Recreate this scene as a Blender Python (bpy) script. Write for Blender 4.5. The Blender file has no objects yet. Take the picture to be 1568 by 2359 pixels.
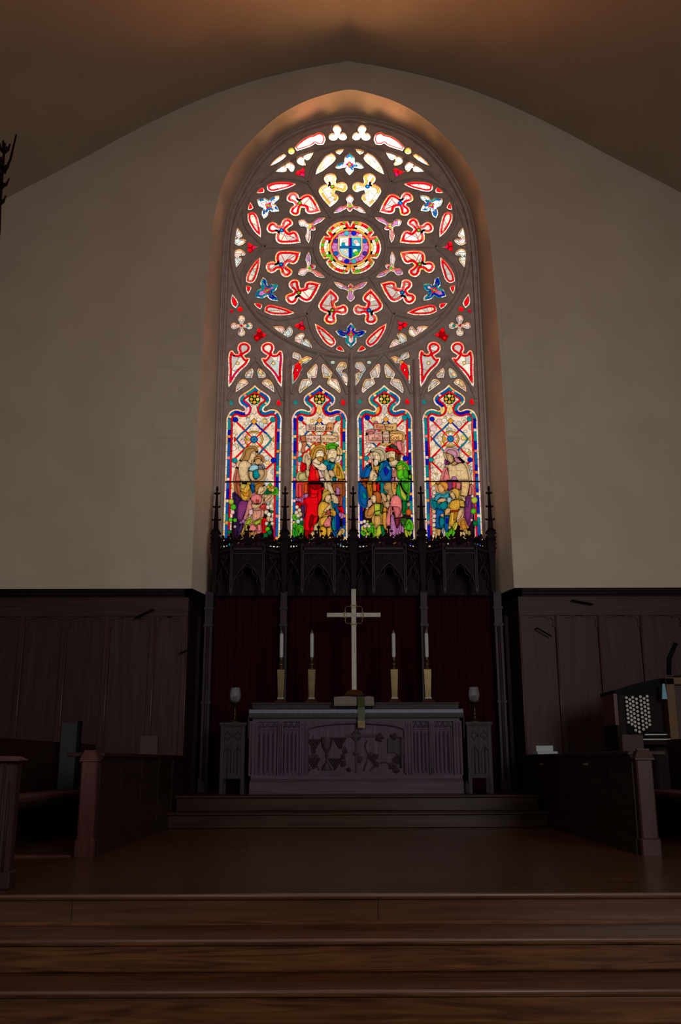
import bpy, bmesh, math, random
import numpy as np
from mathutils import Vector, Matrix
S = bpy.context.scene
COL = S.collection
random.seed(5)
PI = math.pi

# ---------------------------------------------------------------- camera
FPX, PITCH, YAW, ROLL = 2157.0, math.radians(14.95), math.radians(.19), math.radians(-.16)
CAM = np.array([-.234, 0.0, .75])
_f = np.array([math.sin(YAW)*math.cos(PITCH), math.cos(YAW)*math.cos(PITCH), math.sin(PITCH)])
_r = np.array([math.cos(YAW), -math.sin(YAW), 0.0])
_u = np.cross(_r, _f)
_r2 = math.cos(ROLL)*_r + math.sin(ROLL)*_u
_u2 = -math.sin(ROLL)*_r + math.cos(ROLL)*_u
cam = bpy.data.cameras.new('camera')
cam.sensor_fit = 'VERTICAL'; cam.sensor_height = 36.0; cam.lens = 36.0*FPX/2359.0
cam.clip_start = .05; cam.clip_end = 200
co = bpy.data.objects.new('camera', cam); COL.objects.link(co)
co.matrix_world = Matrix(((_r2[0], _u2[0], -_f[0], CAM[0]), (_r2[1], _u2[1], -_f[1], CAM[1]), (_r2[2], _u2[2], -_f[2], CAM[2]), (0, 0, 0, 1)))
S.camera = co

def at(x, y, Y):
    """world (X, Z) on the plane at depth Y of a place measured in the photograph"""
    d = (x-784)*_r2 - (y-1179.5)*_u2 + FPX*_f
    t = Y/d[1]
    return np.array([CAM[0]+d[0]*t, CAM[2]+d[2]*t])

# ---------------------------------------------------------------- world: sky behind the window
w = bpy.data.worlds.new('sky'); S.world = w; w.use_nodes = True
nt = w.node_tree; nt.nodes.clear()
out = nt.nodes.new('ShaderNodeOutputWorld'); bg = nt.nodes.new('ShaderNodeBackground')
tc = nt.nodes.new('ShaderNodeTexCoord'); sp = nt.nodes.new('ShaderNodeSeparateXYZ')
mr = nt.nodes.new('ShaderNodeValToRGB')
hf = nt.nodes.new('ShaderNodeMapRange'); hf.inputs[1].default_value = -1; hf.inputs[2].default_value = 1
nt.links.new(tc.outputs['Generated'], sp.inputs[0]); nt.links.new(sp.outputs['Z'], hf.inputs[0]); nt.links.new(hf.outputs[0], mr.inputs[0])
# (sine of the elevation, radiance, tint): dim ground close by, haze above the roofs, a bright cloud high up
SKY = [(-1, .3, (1, .8, .6)), (-.02, .6, (1, .9, .8)), (.17, .70, (1, .985, .965)), (.40, .84, (1, .985, .965)), (.49, .98, (1, .985, .965)), (.545, 1.7, (1, .985, .965)), (.60, 3.8, (1, .985, .965)), (.66, 6.0, (1, .985, .965)), (.72, 5.0, (1, .985, .965)), (.80, 2.0, (1, .985, .97)), (1.0, 1.2, (.95, .98, 1))]
SKYMAX = 6.0
els = mr.color_ramp.elements
while len(els) > 1: els.remove(els[-1])
for i, (p, v, c) in enumerate(SKY):
    e = els[0] if i == 0 else els.new((p+1)/2)
    e.position = (p+1)/2; e.color = (v/SKYMAX*c[0], v/SKYMAX*c[1], v/SKYMAX*c[2], 1)
nt.links.new(mr.outputs[0], bg.inputs['Color']); bg.inputs['Strength'].default_value = SKYMAX
# unseen warm band below the horizon, added to light the soffit and ceiling
b2 = nt.nodes.new('ShaderNodeBackground'); b2.inputs['Color'].default_value = (1, .56, .27, 1)
ab = nt.nodes.new('ShaderNodeMath'); ab.operation = 'ABSOLUTE'; nt.links.new(sp.outputs['X'], ab.inputs[0])
def mrange(src, a, b):
    n = nt.nodes.new('ShaderNodeMapRange'); n.interpolation_type = 'SMOOTHSTEP'
    n.inputs[1].default_value = a; n.inputs[2].default_value = b; nt.links.new(src, n.inputs[0]); return n.outputs[0]
def mul(a, b):
    n = nt.nodes.new('ShaderNodeMath'); n.operation = 'MULTIPLY'; nt.links.new(a, n.inputs[0])
    if isinstance(b, float): n.inputs[1].default_value = b
    else: nt.links.new(b, n.inputs[1])
    return n.outputs[0]
m1 = mul(mrange(ab.outputs[0], .70, .25), mrange(sp.outputs['Z'], -.78, -.50)); m2 = mul(m1, mrange(sp.outputs['Z'], -.04, -.14))
m3 = mul(m2, mrange(sp.outputs['Y'], .1, .4))
nt.links.new(mul(m3, 42.0), b2.inputs['Strength'])
ads = nt.nodes.new('ShaderNodeAddShader'); nt.links.new(bg.outputs[0], ads.inputs[0]); nt.links.new(b2.outputs[0], ads.inputs[1])
nt.links.new(ads.outputs[0], out.inputs[0])

# ---------------------------------------------------------------- daylight of the nave behind the camera
def area(name, loc, target, sx, sy, power, col):
    l = bpy.data.lights.new(name, 'AREA'); l.shape = 'RECTANGLE'; l.size = sx; l.size_y = sy
    l.energy = power; l.color = col; l.spread = math.radians(70)
    o = bpy.data.objects.new(name, l); COL.objects.link(o); o.location = loc
    d = Vector(target)-Vector(loc); o.rotation_euler = d.to_track_quat('-Z', 'Y').to_euler()
    return o
area('nave_window_light', (6.0, -5.0, 4.2), (.3, 13, 3.6), 5.0, 4.0, 158, (1.0, .965, .93))
area('nave_window_light', (-6.0, -5.0, 4.2), (1.5, 13, 3.4), 5.0, 4.0, 48, (1.0, .965, .93))

S.view_settings.view_transform = 'Standard'
try: S.view_settings.look = 'None'
except Exception: pass
S.view_settings.exposure = 0.0; S.view_settings.gamma = 1.0
S.view_settings.use_curve_mapping = False
S.cycles.sample_clamp_indirect = 3.0
S.cycles.max_bounces = 8; S.cycles.diffuse_bounces = 4; S.cycles.transparent_max_bounces = 12
S.cycles.use_denoising = True

# ---------------------------------------------------------------- helpers
def tag(o, label=None, cat=None, group=None, kind=None):
    if label: o['label'] = label
    if cat: o['category'] = cat
    if group: o['group'] = group
    if kind: o['kind'] = kind
    return o
def thing(name, label, cat, loc=(0, 0, 0), group=None, kind=None):
    o = bpy.data.objects.new(name, None); COL.objects.link(o); o.location = loc
    o.empty_display_size = .1
    return tag(o, label, cat, group, kind)
class MB:
    """collects faces and links them as ONE mesh"""
    def __init__(s): s.v = []; s.f = []; s.sm = []
    def add(s, vs, fs, smooth=False):
        b = len(s.v); s.v += [tuple(map(float, p)) for p in vs]
        for f in fs: s.f.append(tuple(i+b for i in f)); s.sm.append(smooth)
        return s
    def box(s, x0, x1, y0, y1, z0, z1):
        if x0 > x1: x0, x1 = x1, x0
        vs = [(x, y, z) for z in (z0, z1) for y in (y0, y1) for x in (x0, x1)]
        return s.add(vs, [(0, 2, 3, 1), (4, 5, 7, 6), (0, 1, 5, 4), (2, 6, 7, 3), (0, 4, 6, 2), (1, 3, 7, 5)])
    def cbox(s, x0, x1, y0, y1, z0, z1, c=.01):
        """box with chamfered edges all round the front (−Y) face and the top"""
        if x0 > x1: x0, x1 = x1, x0
        r = [(x0, y1), (x0, y0+c), (x0+c, y0), (x1-c, y0), (x1, y0+c), (x1, y1)]
        lo = [(x, y, z0) for x, y in r]; hi = [(x, y, z1-c) for x, y in r]
        cx = (x0+x1)/2; cy = (y0+y1)/2
        top = [(x+(c if x < cx else -c), y+(c if y < cy else 0), z1) for x, y in r]
        n = 6; fs = []
        for k in range(2):
            for i in range(n): j = (i+1) % n; fs.append((k*n+i, k*n+j, (k+1)*n+j, (k+1)*n+i)[::-1])
        fs.append(tuple(range(n))); fs.append(tuple(range(2*n, 3*n))[::-1])
        return s.add(lo+hi+top, [f[::-1] for f in fs])
    def frustum(s, cx, cy, z0, z1, a0, b0, a1, b1):
        vs = [(cx+sx*a, cy+sy*b, z) for z, a, b in ((z0, a0, b0), (z1, a1, b1)) for sx, sy in ((-1, -1), (1, -1), (1, 1), (-1, 1))]
        return s.add(vs, [(3, 2, 1, 0), (4, 5, 6, 7), (0, 1, 5, 4), (1, 2, 6, 5), (2, 3, 7, 6), (3, 0, 4, 7)])
    def lathe(s, cx, cy, prof, n=16, smooth=True):
        vs = []; fs = []
        for r, z in prof:
            for i in range(n): a = 2*PI*i/n; vs.append((cx+r*math.cos(a), cy+r*math.sin(a), z))
        for k in range(len(prof)-1):
            for i in range(n): j = (i+1) % n; fs.append((k*n+i, k*n+j, (k+1)*n+j, (k+1)*n+i))
        s.add(vs, fs, smooth)
        m = len(prof)-1
        b = len(s.v)-len(vs)
        s.f.append(tuple(b+i for i in range(n))[::-1]); s.sm.append(False)
        s.f.append(tuple(b+m*n+i for i in range(n))); s.sm.append(False)
        return s
    def tube(s, pts, r, n=8, closed=False, r2=None):
        """round bar along pts; r2 = radius at the end"""
        P = [Vector(p) for p in pts]; N = len(P); vs = []; fs = []
        for i, p in enumerate(P):
            if closed: t = P[(i+1) % N]-P[i-1]
            else: t = P[min(i+1, N-1)]-P[max(i-1, 0)]
            t.normalize()
            ref = Vector((0, 0, 1)) if abs(t.z) < .9 else Vector((0, 1, 0))
            a = t.cross(ref).normalized(); b = t.cross(a)
            rr = r if r2 is None else r+(r2-r)*i/max(1, N-1)
            for k in range(n): q = 2*PI*k/n; vs.append(p+a*(rr*math.cos(q))+b*(rr*math.sin(q)))
        M = N if closed else N-1
        for i in range(M):
            j = (i+1) % N
            for k in range(n): l = (k+1) % n; fs.append((i*n+k, i*n+l, j*n+l, j*n+k))
        if not closed: fs += [tuple(range(n))[::-1], tuple((N-1)*n+k for k in range(n))]
        return s.add(vs, fs, True)
    def sweep(s, path, prof, Y, closed=False):
        """profile (across, towards camera) carried along a path of (X, Z) on the plane at depth Y"""
        N = len(path); m = len(prof); vs = []; fs = []
        P = [np.array(p, float) for p in path]
        for i, p in enumerate(P):
            if closed: a = P[i]-P[i-1]; b = P[(i+1) % N]-P[i]
            else: a = P[i]-P[max(i-1, 0)]; b = P[min(i+1, N-1)]-P[i]
            a = a/(np.hypot(*a)+1e-12); b = b/(np.hypot(*b)+1e-12)
            t = a+b; t = t/(np.hypot(*t)+1e-9); nrm = np.array([-t[1], t[0]])
            na = np.array([-a[1], a[0]]) if np.hypot(*a) > .5 else np.array([-b[1], b[0]])
            k = 1/max(.45, abs(nrm@na))
            for u, d in prof: q = p+nrm*u*k; vs.append((q[0], Y-d, q[1]))
        M = N if closed else N-1
        for i in range(M):
            j = (i+1) % N
            for k in range(m-1): fs.append((i*m+k, j*m+k, j*m+k+1, i*m+k+1))
        if not closed: fs += [tuple(range(m)), tuple((N-1)*m+k for k in range(m))[::-1]]
        return s.add(vs, fs)
    def prism(s, poly, y0, y1):
        """convex-ish outline in (X, Z) given thickness along Y"""
        n = len(poly)
        vs = [(p[0], y0, p[1]) for p in poly]+[(p[0], y1, p[1]) for p in poly]
        fs = [tuple(range(n)), tuple(range(n, 2*n))[::-1]]
        for i in range(n): j = (i+1) % n; fs.append((i, i+n, j+n, j))
        return s.add(vs, fs)
    def prismx(s, poly, x0, x1):
        """outline in (Y, Z) given thickness along X"""
        n = len(poly)
        vs = [(x0, p[0], p[1]) for p in poly]+[(x1, p[0], p[1]) for p in poly]
        fs = [tuple(range(n))[::-1], tuple(range(n, 2*n))]
        for i in range(n): j = (i+1) % n; fs.append((i, j, j+n, i+n))
        return s.add(vs, fs)
    def ball(s, c, r, n=8, sq=(1, 1, 1)):
        vs = []; fs = []
        for k in range(n//2+1):
            th = PI*k/(n//2)
            for i in range(n):
                a = 2*PI*i/n; vs.append((c[0]+r*sq[0]*math.sin(th)*math.cos(a), c[1]+r*sq[1]*math.sin(th)*math.sin(a), c[2]+r*sq[2]*math.cos(th)))
        for k in range(n//2):
            for i in range(n): j = (i+1) % n; fs.append((k*n+i, (k+1)*n+i, (k+1)*n+j, k*n+j))
        return s.add(vs, fs, True)
    def build(s, name, mat, parent=None, bevel=0):
        me = bpy.data.meshes.new(name); me.from_pydata(s.v, [], s.f)
        me.polygons.foreach_set('use_smooth', s.sm)
        bm = bmesh.new(); bm.from_mesh(me); bmesh.ops.recalc_face_normals(bm, faces=bm.faces); bm.to_mesh(me); bm.free()
        me.materials.append(mat)
        o = bpy.data.objects.new(name, me); COL.objects.link(o)
        if parent is not None:
            o.parent = parent; o.location = [-c for c in parent.location] if parent.parent is None else (0, 0, 0)
        if bevel:
            b = o.modifiers.new('bevel', 'BEVEL'); b.width = bevel; b.segments = 2; b.limit_method = 'ANGLE'; b.angle_limit = math.radians(40)
        return o
def plate(name, loops, Y0, Y1, mat, parent=None, bevel=0.0, flat=False):
    """flat outline with holes, loops of (X, Z), standing from depth Y0 (front) to Y1"""
    cu = bpy.data.curves.new(name, 'CURVE'); cu.dimensions = '2D'; cu.fill_mode = 'BOTH'
    cu.extrude = max(1e-5, (Y1-Y0)/2-bevel); cu.bevel_depth = bevel; cu.bevel_resolution = 0
    cu.offset = -bevel
    for lp in loops:
        sp = cu.splines.new('POLY'); sp.points.add(len(lp)-1)
        for p, q in zip(sp.points, lp): p.co = (q[0], q[1], 0, 1)
        sp.use_cyclic_u = True
    t = bpy.data.objects.new('tmp', cu); COL.objects.link(t)
    dg = bpy.context.evaluated_depsgraph_get(); dg.update()
    me = bpy.data.meshes.new_from_object(t.evaluated_get(dg))
    bpy.data.objects.remove(t)
    me.name = name; me.transform(Matrix.Translation((0, (Y0+Y1)/2, 0)) @ Matrix.Rotation(PI/2, 4, 'X'))
    me.materials.clear(); me.materials.append(mat)
    o = bpy.data.objects.new(name, me); COL.objects.link(o)
    if parent is not None: o.parent = parent; o.location = [-c for c in parent.location]
    return o
def smooth(pts, n=2, closed=True):
    P = [np.array(p, float) for p in pts]
    for _ in range(n):
        Q = []; N = len(P)
        for i in range(N if closed else N-1):
            a = P[i]; b = P[(i+1) % N]; Q += [a*.75+b*.25, a*.25+b*.75]
        if not closed: Q = [P[0]]+Q+[P[-1]]
        P = Q
    return P

def rounded(pts, n=3, corner=62):
    """smooth closed outline through the given points; sharp corners stay sharp"""
    P = [np.array(p, float) for p in pts]; N = len(P); T = []
    for i in range(N):
        a = P[i]-P[i-1]; b = P[(i+1) % N]-P[i]; la, lb = np.hypot(*a)+1e-9, np.hypot(*b)+1e-9
        turn_ = math.degrees(math.acos(max(-1, min(1, float(a@b)/la/lb))))
        T.append(None if turn_ > corner else (a/la+b/lb)/2)
    Q = []
    for i in range(N):
        p, q = P[i], P[(i+1) % N]; L = np.hypot(*(q-p)); m0 = (q-p) if T[i] is None else T[i]*L; m1 = (q-p) if T[(i+1) % N] is None else T[(i+1) % N]*L
        for k in range(n):
            t = k/n; Q.append((2*t**3-3*t*t+1)*p+(t**3-2*t*t+t)*m0+(-2*t**3+3*t*t)*q+(t**3-t*t)*m1)
    return Q

# ---------------------------------------------------------------- materials
def lin(c):
    return tuple((v/255/12.92 if v/255 <= .04045 else ((v/255+.055)/1.055)**2.4) for v in c)
def mat_base(name, rough=.6, metal=0.0, spec=.5):
    m = bpy.data.materials.new(name); m.use_nodes = True
    b = m.node_tree.nodes['Principled BSDF']
    b.inputs['Roughness'].default_value = rough; b.inputs['Metallic'].default_value = metal
    b.inputs['Specular IOR Level'].default_value = spec
    return m, m.node_tree, b
def ramp_noise(nt, scale, c0, c1, stretch=(1, 1, 1), detail=4, lo=.3, hi=.7, rot=(0, 0, 0)):
    tc = nt.nodes.new('ShaderNodeTexCoord'); mp = nt.nodes.new('ShaderNodeMapping')
    mp.inputs['Scale'].default_value = stretch; mp.inputs['Rotation'].default_value = rot
    n = nt.nodes.new('ShaderNodeTexNoise'); n.inputs['Scale'].default_value = scale; n.inputs['Detail'].default_value = detail
    r = nt.nodes.new('ShaderNodeValToRGB')
    r.color_ramp.elements[0].position = lo; r.color_ramp.elements[1].position = hi
    r.color_ramp.elements[0].color = (*c0, 1); r.color_ramp.elements[1].color = (*c1, 1)
    nt.links.new(tc.outputs['Object'], mp.inputs[0]); nt.links.new(mp.outputs[0], n.inputs['Vector']); nt.links.new(n.outputs['Fac'], r.inputs[0])
    return n, r
def simple(name, c0, c1, scale=6, rough=.6, metal=0.0, stretch=(1, 1, 1), bump=0.0, spec=.5, detail=4):
    m, nt, b = mat_base(name, rough, metal, spec)
    n, r = ramp_noise(nt, scale, c0, c1, stretch, detail)
    nt.links.new(r.outputs[0], b.inputs['Base Color'])
    if bump:
        bp = nt.nodes.new('ShaderNodeBump'); bp.inputs['Strength'].default_value = bump; bp.inputs['Distance'].default_value = .01
        nt.links.new(n.outputs['Fac'], bp.inputs['Height']); nt.links.new(bp.outputs[0], b.inputs['Normal'])
    return m
def wood(name, c0, c1, axis='Z', rough=.5, scale=3.0, spec=.16):
    st = {'X': (.35, 7, 7), 'Y': (7, .35, 7), 'Z': (7, 7, .35)}[axis]
    m, nt, b = mat_base(name, rough, 0, spec)
    n, r = ramp_noise(nt, scale, c0, c1, st, 6, .32, .68)
    n.inputs['Distortion'].default_value = 1.2
    nt.links.new(r.outputs[0], b.inputs['Base Color'])
    bp = nt.nodes.new('ShaderNodeBump'); bp.inputs['Strength'].default_value = .12; bp.inputs['Distance'].default_value = .004
    nt.links.new(n.outputs['Fac'], bp.inputs['Height']); nt.links.new(bp.outputs[0], b.inputs['Normal'])
    return m
M = {}
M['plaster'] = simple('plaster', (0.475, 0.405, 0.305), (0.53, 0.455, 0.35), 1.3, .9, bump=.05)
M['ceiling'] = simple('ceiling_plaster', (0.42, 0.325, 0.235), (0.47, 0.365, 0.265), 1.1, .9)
M['stone'] = simple('stone', (0.37, 0.295, 0.255), (0.49, 0.395, 0.345), 9, .85, bump=.15)
M['reveal'] = simple('reveal_plaster', (.52, .43, .33), (.58, .48, .37), 3, .9)
M['quoin'] = simple('quoin_stone', (0.455, 0.39, 0.3), (0.525, 0.455, 0.36), 2.2, .9, bump=.05)
M['wain'] = wood('wainscot_oak', (0.0305, 0.0122, 0.0134), (0.0561, 0.0232, 0.0256), 'Z', .5)
M['wainx'] = wood('wainscot_oak_rail', (0.0305, 0.0122, 0.0134), (0.0561, 0.0232, 0.0256), 'X', .5)
M['dark'] = wood('dark_oak', (.0085, .0036, .0046), (.0165, .0072, .0090), 'Z', .5, 3.0, .05)
M['altar'] = wood('altar_oak', (0.0561, 0.0354, 0.0561), (0.0976, 0.0634, 0.0976), 'Z', .55)
M['altarx'] = wood('altar_oak_rail', (0.0561, 0.0354, 0.0561), (0.0976, 0.0634, 0.0976), 'X', .5)
M['bench'] = wood('bench_oak', (0.0690, 0.0236, 0.0230), (0.1092, 0.0391, 0.0379), 'Z', .4)
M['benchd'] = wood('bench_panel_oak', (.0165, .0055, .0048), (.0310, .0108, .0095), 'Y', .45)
M['iron'] = simple('black_iron', (.003, .003, .0035), (.005, .005, .006), 20, .6, spec=.06)
M['brass'] = simple('old_brass', (0.0760, 0.0528, 0.0224), (0.1040, 0.0744, 0.0336), 12, .38, .85)
M['brassd'] = simple('dark_brass', (0.0640, 0.0440, 0.0200), (0.1000, 0.0680, 0.0320), 12, .4, .8)
M['silver'] = simple('pale_metal', (0.18, 0.172, 0.135), (0.235, 0.222, 0.175), 12, .45, .6)
M['wax'] = simple('candle_wax', (0.36, 0.385, 0.385), (0.42, 0.445, 0.445), 8, .5)
M['curtain'] = simple('red_velvet', (0.017, 0.0004, 0.003), (0.028, 0.0008, 0.0048), 5, .95, stretch=(6, 6, 1), spec=.1)
M['linen'] = simple('white_linen', (.024, .027, .023), (.036, .040, .034), 14, .7)
M['paper'] = simple('paper', (0.1800, 0.1656, 0.1440), (0.2160, 0.2016, 0.1800), 20, .8)
M['green'] = simple('green_silk', (0.0360, 0.0540, 0.0210), (0.0600, 0.0840, 0.0300), 30, .6)
M['highlight'] = simple('blue_white_highlight', (.085, .11, .17), (.14, .16, .22), 9, .5, stretch=(3, 1, 1))  # pale blue band: painted highlight along the rolled front of the altar cloth
M['relief'] = wood('relief_oak', (0.028, 0.015, 0.02), (0.048, 0.027, 0.037), 'Z', .5)
M['bead'] = wood('oak_lit_bead', (.055, .024, .020), (.085, .040, .034), 'Z', .38, 3.0, .4)  # lit edges of the wainscot stiles, painted as a lighter oak
M['benchr'] = wood('bench_oak_brown', (0.0414, 0.0178, 0.0161), (0.0667, 0.0299, 0.0270), 'Z', .4)
M['nosing'] = wood('highlight_oak_edge', (.15, .082, .058), (.23, .13, .095), 'X', .3, 3.0, .4)  # lighter oak paints the highlight lines along the stair noses
M['pedestal'] = wood('pedestal_oak', (.022, .0145, .0165), (.040, .027, .030), 'Z', .5)
M['altstep'] = wood('altar_step_oak', (.020, .0085, .0050), (.050, .0225, .0125), 'X', .36, 2.2, .18)
M['tan'] = simple('gold_fringe', (0.1800, 0.1200, 0.0540), (0.2520, 0.1740, 0.0840), 60, .7)
M['cushion'] = simple('red_cushion', (0.0495, 0.0054, 0.0072), (0.0720, 0.0090, 0.0099), 6, .9)
M['golden'] = wood('golden_oak', (0.09, 0.042, 0.0125), (0.13, 0.064, 0.021), 'Z', .4)
M['knob'] = simple('ivory_knob', (0.3630, 0.3300, 0.3025), (0.4180, 0.3850, 0.3575), 20, .4)
M['blue'] = simple('pale_blue_paper', (0.14, 0.34, 0.46), (0.18, 0.4, 0.52), 10, .7)
M['white'] = simple('white_paper', (0.3300, 0.3850, 0.4070), (0.3850, 0.4400, 0.4510), 10, .7)
M['board'] = simple('grey_board', (0.013, 0.0115, 0.014), (0.019, 0.018, 0.021), 10, .7)
M['box'] = simple('brown_box', (0.034, 0.017, 0.013), (0.046, 0.024, 0.018), 10, .7)
def floor_mat():
    m, nt, b = mat_base('oak_boards', .26, 0, .3)
    tc = nt.nodes.new('ShaderNodeTexCoord')
    br = nt.nodes.new('ShaderNodeTexBrick'); br.inputs['Scale'].default_value = 1.0
    br.inputs['Brick Width'].default_value = 1.8; br.inputs['Row Height'].default_value = .085
    br.inputs['Mortar Size'].default_value = .0025; br.offset = .37
    br.inputs['Color1'].default_value = (.082, .0350, .0165, 1); br.inputs['Color2'].default_value = (.112, .049, .0235, 1); br.inputs['Mortar'].default_value = (.02, .01, .006, 1)
    n, r = ramp_noise(nt, 3, (.55, .5, .45), (1.15, 1.1, 1.05), (.5, 9, 9), 6)
    mx = nt.nodes.new('ShaderNodeMixRGB'); mx.blend_type = 'MULTIPLY'; mx.inputs[0].default_value = .9
    nt.links.new(tc.outputs['Object'], br.inputs['Vector']); nt.links.new(br.outputs['Color'], mx.inputs[1]); nt.links.new(r.outputs[0], mx.inputs[2])
    nt.links.new(mx.outputs[0], b.inputs['Base Color'])
    return m
M['floor'] = floor_mat()
def stair_mat():
    m, nt, b = mat_base('oak_stairs', .34, 0, .18)
    n, r = ramp_noise(nt, 2.2, (.038, .0130, .0052), (.185, .074, .0260), (.5, 6, 9), 7, .28, .72)
    n.inputs['Distortion'].default_value = 2.2
    nt.links.new(r.outputs[0], b.inputs['Base Color'])
    return m
M['stair'] = stair_mat()
def clear_glass():
    m, nt, b = mat_base('lamp_glass', .08)
    b.inputs['Base Color'].default_value = (.75, .78, .82, 1); b.inputs['Alpha'].default_value = .07
    return m
M['lampglass'] = clear_glass()
def stained():
    m = bpy.data.materials.new('stained_glass'); m.use_nodes = True; nt = m.node_tree; nt.nodes.clear()
    o = nt.nodes.new('ShaderNodeOutputMaterial'); a = nt.nodes.new('ShaderNodeAttribute'); a.attribute_name = 'tint'
    tc = nt.nodes.new('ShaderNodeTexCoord'); n = nt.nodes.new('ShaderNodeTexNoise'); n.inputs['Scale'].default_value = 26; n.inputs['Detail'].default_value = 3
    mr = nt.nodes.new('ShaderNodeMapRange'); mr.inputs[1].default_value = .3; mr.inputs[2].default_value = .7; mr.inputs[3].default_value = .78; mr.inputs[4].default_value = 1.06
    mu = nt.nodes.new('ShaderNodeVectorMath'); mu.operation = 'SCALE'
    t = nt.nodes.new('ShaderNodeBsdfTransparent'); tl = nt.nodes.new('ShaderNodeBsdfTranslucent'); mx = nt.nodes.new('ShaderNodeAddShader')
    hs = nt.nodes.new('ShaderNodeVectorMath'); hs.operation = 'SCALE'; hs.inputs['Scale'].default_value = .035
    nt.links.new(tc.outputs['Object'], n.inputs['Vector']); nt.links.new(n.outputs['Fac'], mr.inputs[0])
    nt.links.new(a.outputs['Color'], mu.inputs[0]); nt.links.new(mr.outputs[0], mu.inputs['Scale'])
    nt.links.new(mu.outputs[0], t.inputs['Color']); nt.links.new(mu.outputs[0], hs.inputs[0]); nt.links.new(hs.outputs[0], tl.inputs['Color'])
    nt.links.new(t.outputs[0], mx.inputs[0]); nt.links.new(tl.outputs[0], mx.inputs[1]); nt.links.new(mx.outputs[0], o.inputs[0])
    return m
M['glass'] = stained()
# ================================================================= THE WINDOW
YT, YG = 13.60, 13.63             # face of the stone tracery, plane of the glass
XC = -.018                        # axis of the window
RC = np.array([XC, 8.838])        # centre of the rose
def Z_(ox, oy, s): return lambda pts: [(ox+p[0]/s, oy+p[1]/s) for p in pts]
K1 = Z_(480, 190, 4.612); K3 = Z_(500, 480, 4.9); K4 = Z_(790, 480, 4.9)
A1 = Z_(500, 760, 9.224); A2 = Z_(650, 760, 9.224)
G1 = Z_(500, 990, 8.424); G2 = Z_(650, 990, 8.424); G3 = Z_(800, 990, 8.424); G4 = Z_(950, 990, 7.84)
A3 = Z_(800, 760, 9.224)
def PL(px, Y=YT): return [at(x, y, Y) for x, y in px]
def mir(pl, c=XC): return [np.array((2*c-p[0], p[1])) for p in pl][::-1]

# ---- canvas on the glass plane (the colours of the glass, with sky glare painted in near the top)
CX0, CX1, CZ0, CZ1 = -2.12, 2.09, 3.80, 11.35
CS = .0028                         # fine cell
NX = int((CX1-CX0)/CS)//2*2; NZ = int((CZ1-CZ0)/CS)//2*2
CAN = np.zeros((NZ, NX, 3), np.float32)
rng = np.random.default_rng(11)
def box_of(pl, pad):
    p = np.array(pl); a = p.min(0)-pad; b = p.max(0)+pad
    i0 = max(0, int((a[0]-CX0)/CS)); i1 = min(NX, int((b[0]-CX0)/CS)+2)
    j0 = max(0, int((a[1]-CZ0)/CS)); j1 = min(NZ, int((b[1]-CZ0)/CS)+2)
    xs = CX0+(np.arange(i0, i1)+.5)*CS; zs = CZ0+(np.arange(j0, j1)+.5)*CS
    return slice(j0, j1), slice(i0, i1), xs[None, :], zs[:, None]
def inside(pl, x, z):
    r = np.zeros(np.broadcast(x, z).shape, bool); n = len(pl)
    for i in range(n):
        x0, z0 = pl[i]; x1, z1 = pl[(i+1) % n]
        if z0 == z1: continue
        r ^= ((z0 > z) != (z1 > z)) & (x < (x1-x0)*(z-z0)/(z1-z0)+x0)
    return r
def dist(pl, x, z, closed=True):
    """distance to an outline and arc length of the nearest place on it"""
    best = np.full(np.broadcast(x, z).shape, 9.0); arc = np.zeros_like(best); s = 0.0; n = len(pl)
    for i in range(n if closed else n-1):
        x0, z0 = pl[i]; x1, z1 = pl[(i+1) % n]; dx, dz = x1-x0, z1-z0; L2 = dx*dx+dz*dz
        if L2 < 1e-12: continue
        t = np.clip(((x-x0)*dx+(z-z0)*dz)/L2, 0, 1)
        d = np.hypot(x-x0-t*dx, z-z0-t*dz); L = math.sqrt(L2)
        k = d < best; best[k] = d[k]; arc[k] = (s+t*L)[k] if t.shape == best.shape else np.broadcast_to(s+t*L, best.shape)[k]
        s += L
    return best, arc, s
LEAD = np.array(lin((9, 7, 7)), np.float32)
PAL = dict(w=(246, 240, 226), c=(240, 222, 196), k=(246, 205, 205), y=(240, 208, 130), o=(232, 152, 52), O=(196, 88, 30), r=(236, 6, 22), m=(222, 8, 78),
    R=(150, 4, 8), b=(10, 30, 178), B=(12, 92, 168), t=(10, 138, 150), T=(60, 168, 190), g=(84, 190, 30), G=(10, 118, 58), l=(178, 200, 60), p=(118, 50, 112), P=(190, 120, 182),
    h=(226, 128, 128), n=(150, 92, 40), N=(92, 50, 24), s=(222, 190, 136), S=(170, 128, 78), q=(160, 205, 222), d=(40, 16, 34), z=(12, 9, 10), v=(214, 168, 60), V=(190, 128, 28), e=(200, 196, 190), f=(208, 226, 226), i=(60, 40, 130), u=(236, 72, 72))
PAL = {k: np.array(lin(v), np.float32) for k, v in PAL.items()}
def col(c): return PAL[c] if isinstance(c, str) else np.array(lin(c), np.float32)
def fill(pl, c, lead=0.0, shade=None, var=.0):
    """one piece of glass; lead = width of the came round it; shade = (direction, amount) of the glass paint"""
    J, I, x, z = box_of(pl, lead+.004); m = inside(pl, x, z); A = CAN[J, I]
    cc = np.broadcast_to(col(c), A.shape).copy()
    if var: cc *= 1+var*(rng.random()-.5)
    A[m] = cc[m]
    if lead:
        d, _, _ = dist(pl, x, z); A[d < lead/2] = LEAD
def line(pl, wd, c='z', closed=False, soft=1.0):
    J, I, x, z = box_of(pl, wd); d, _, _ = dist(pl, x, z, closed); A = CAN[J, I]; k = d < wd/2
    A[k] = A[k]*(1-soft)+col(c)*soft
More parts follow.
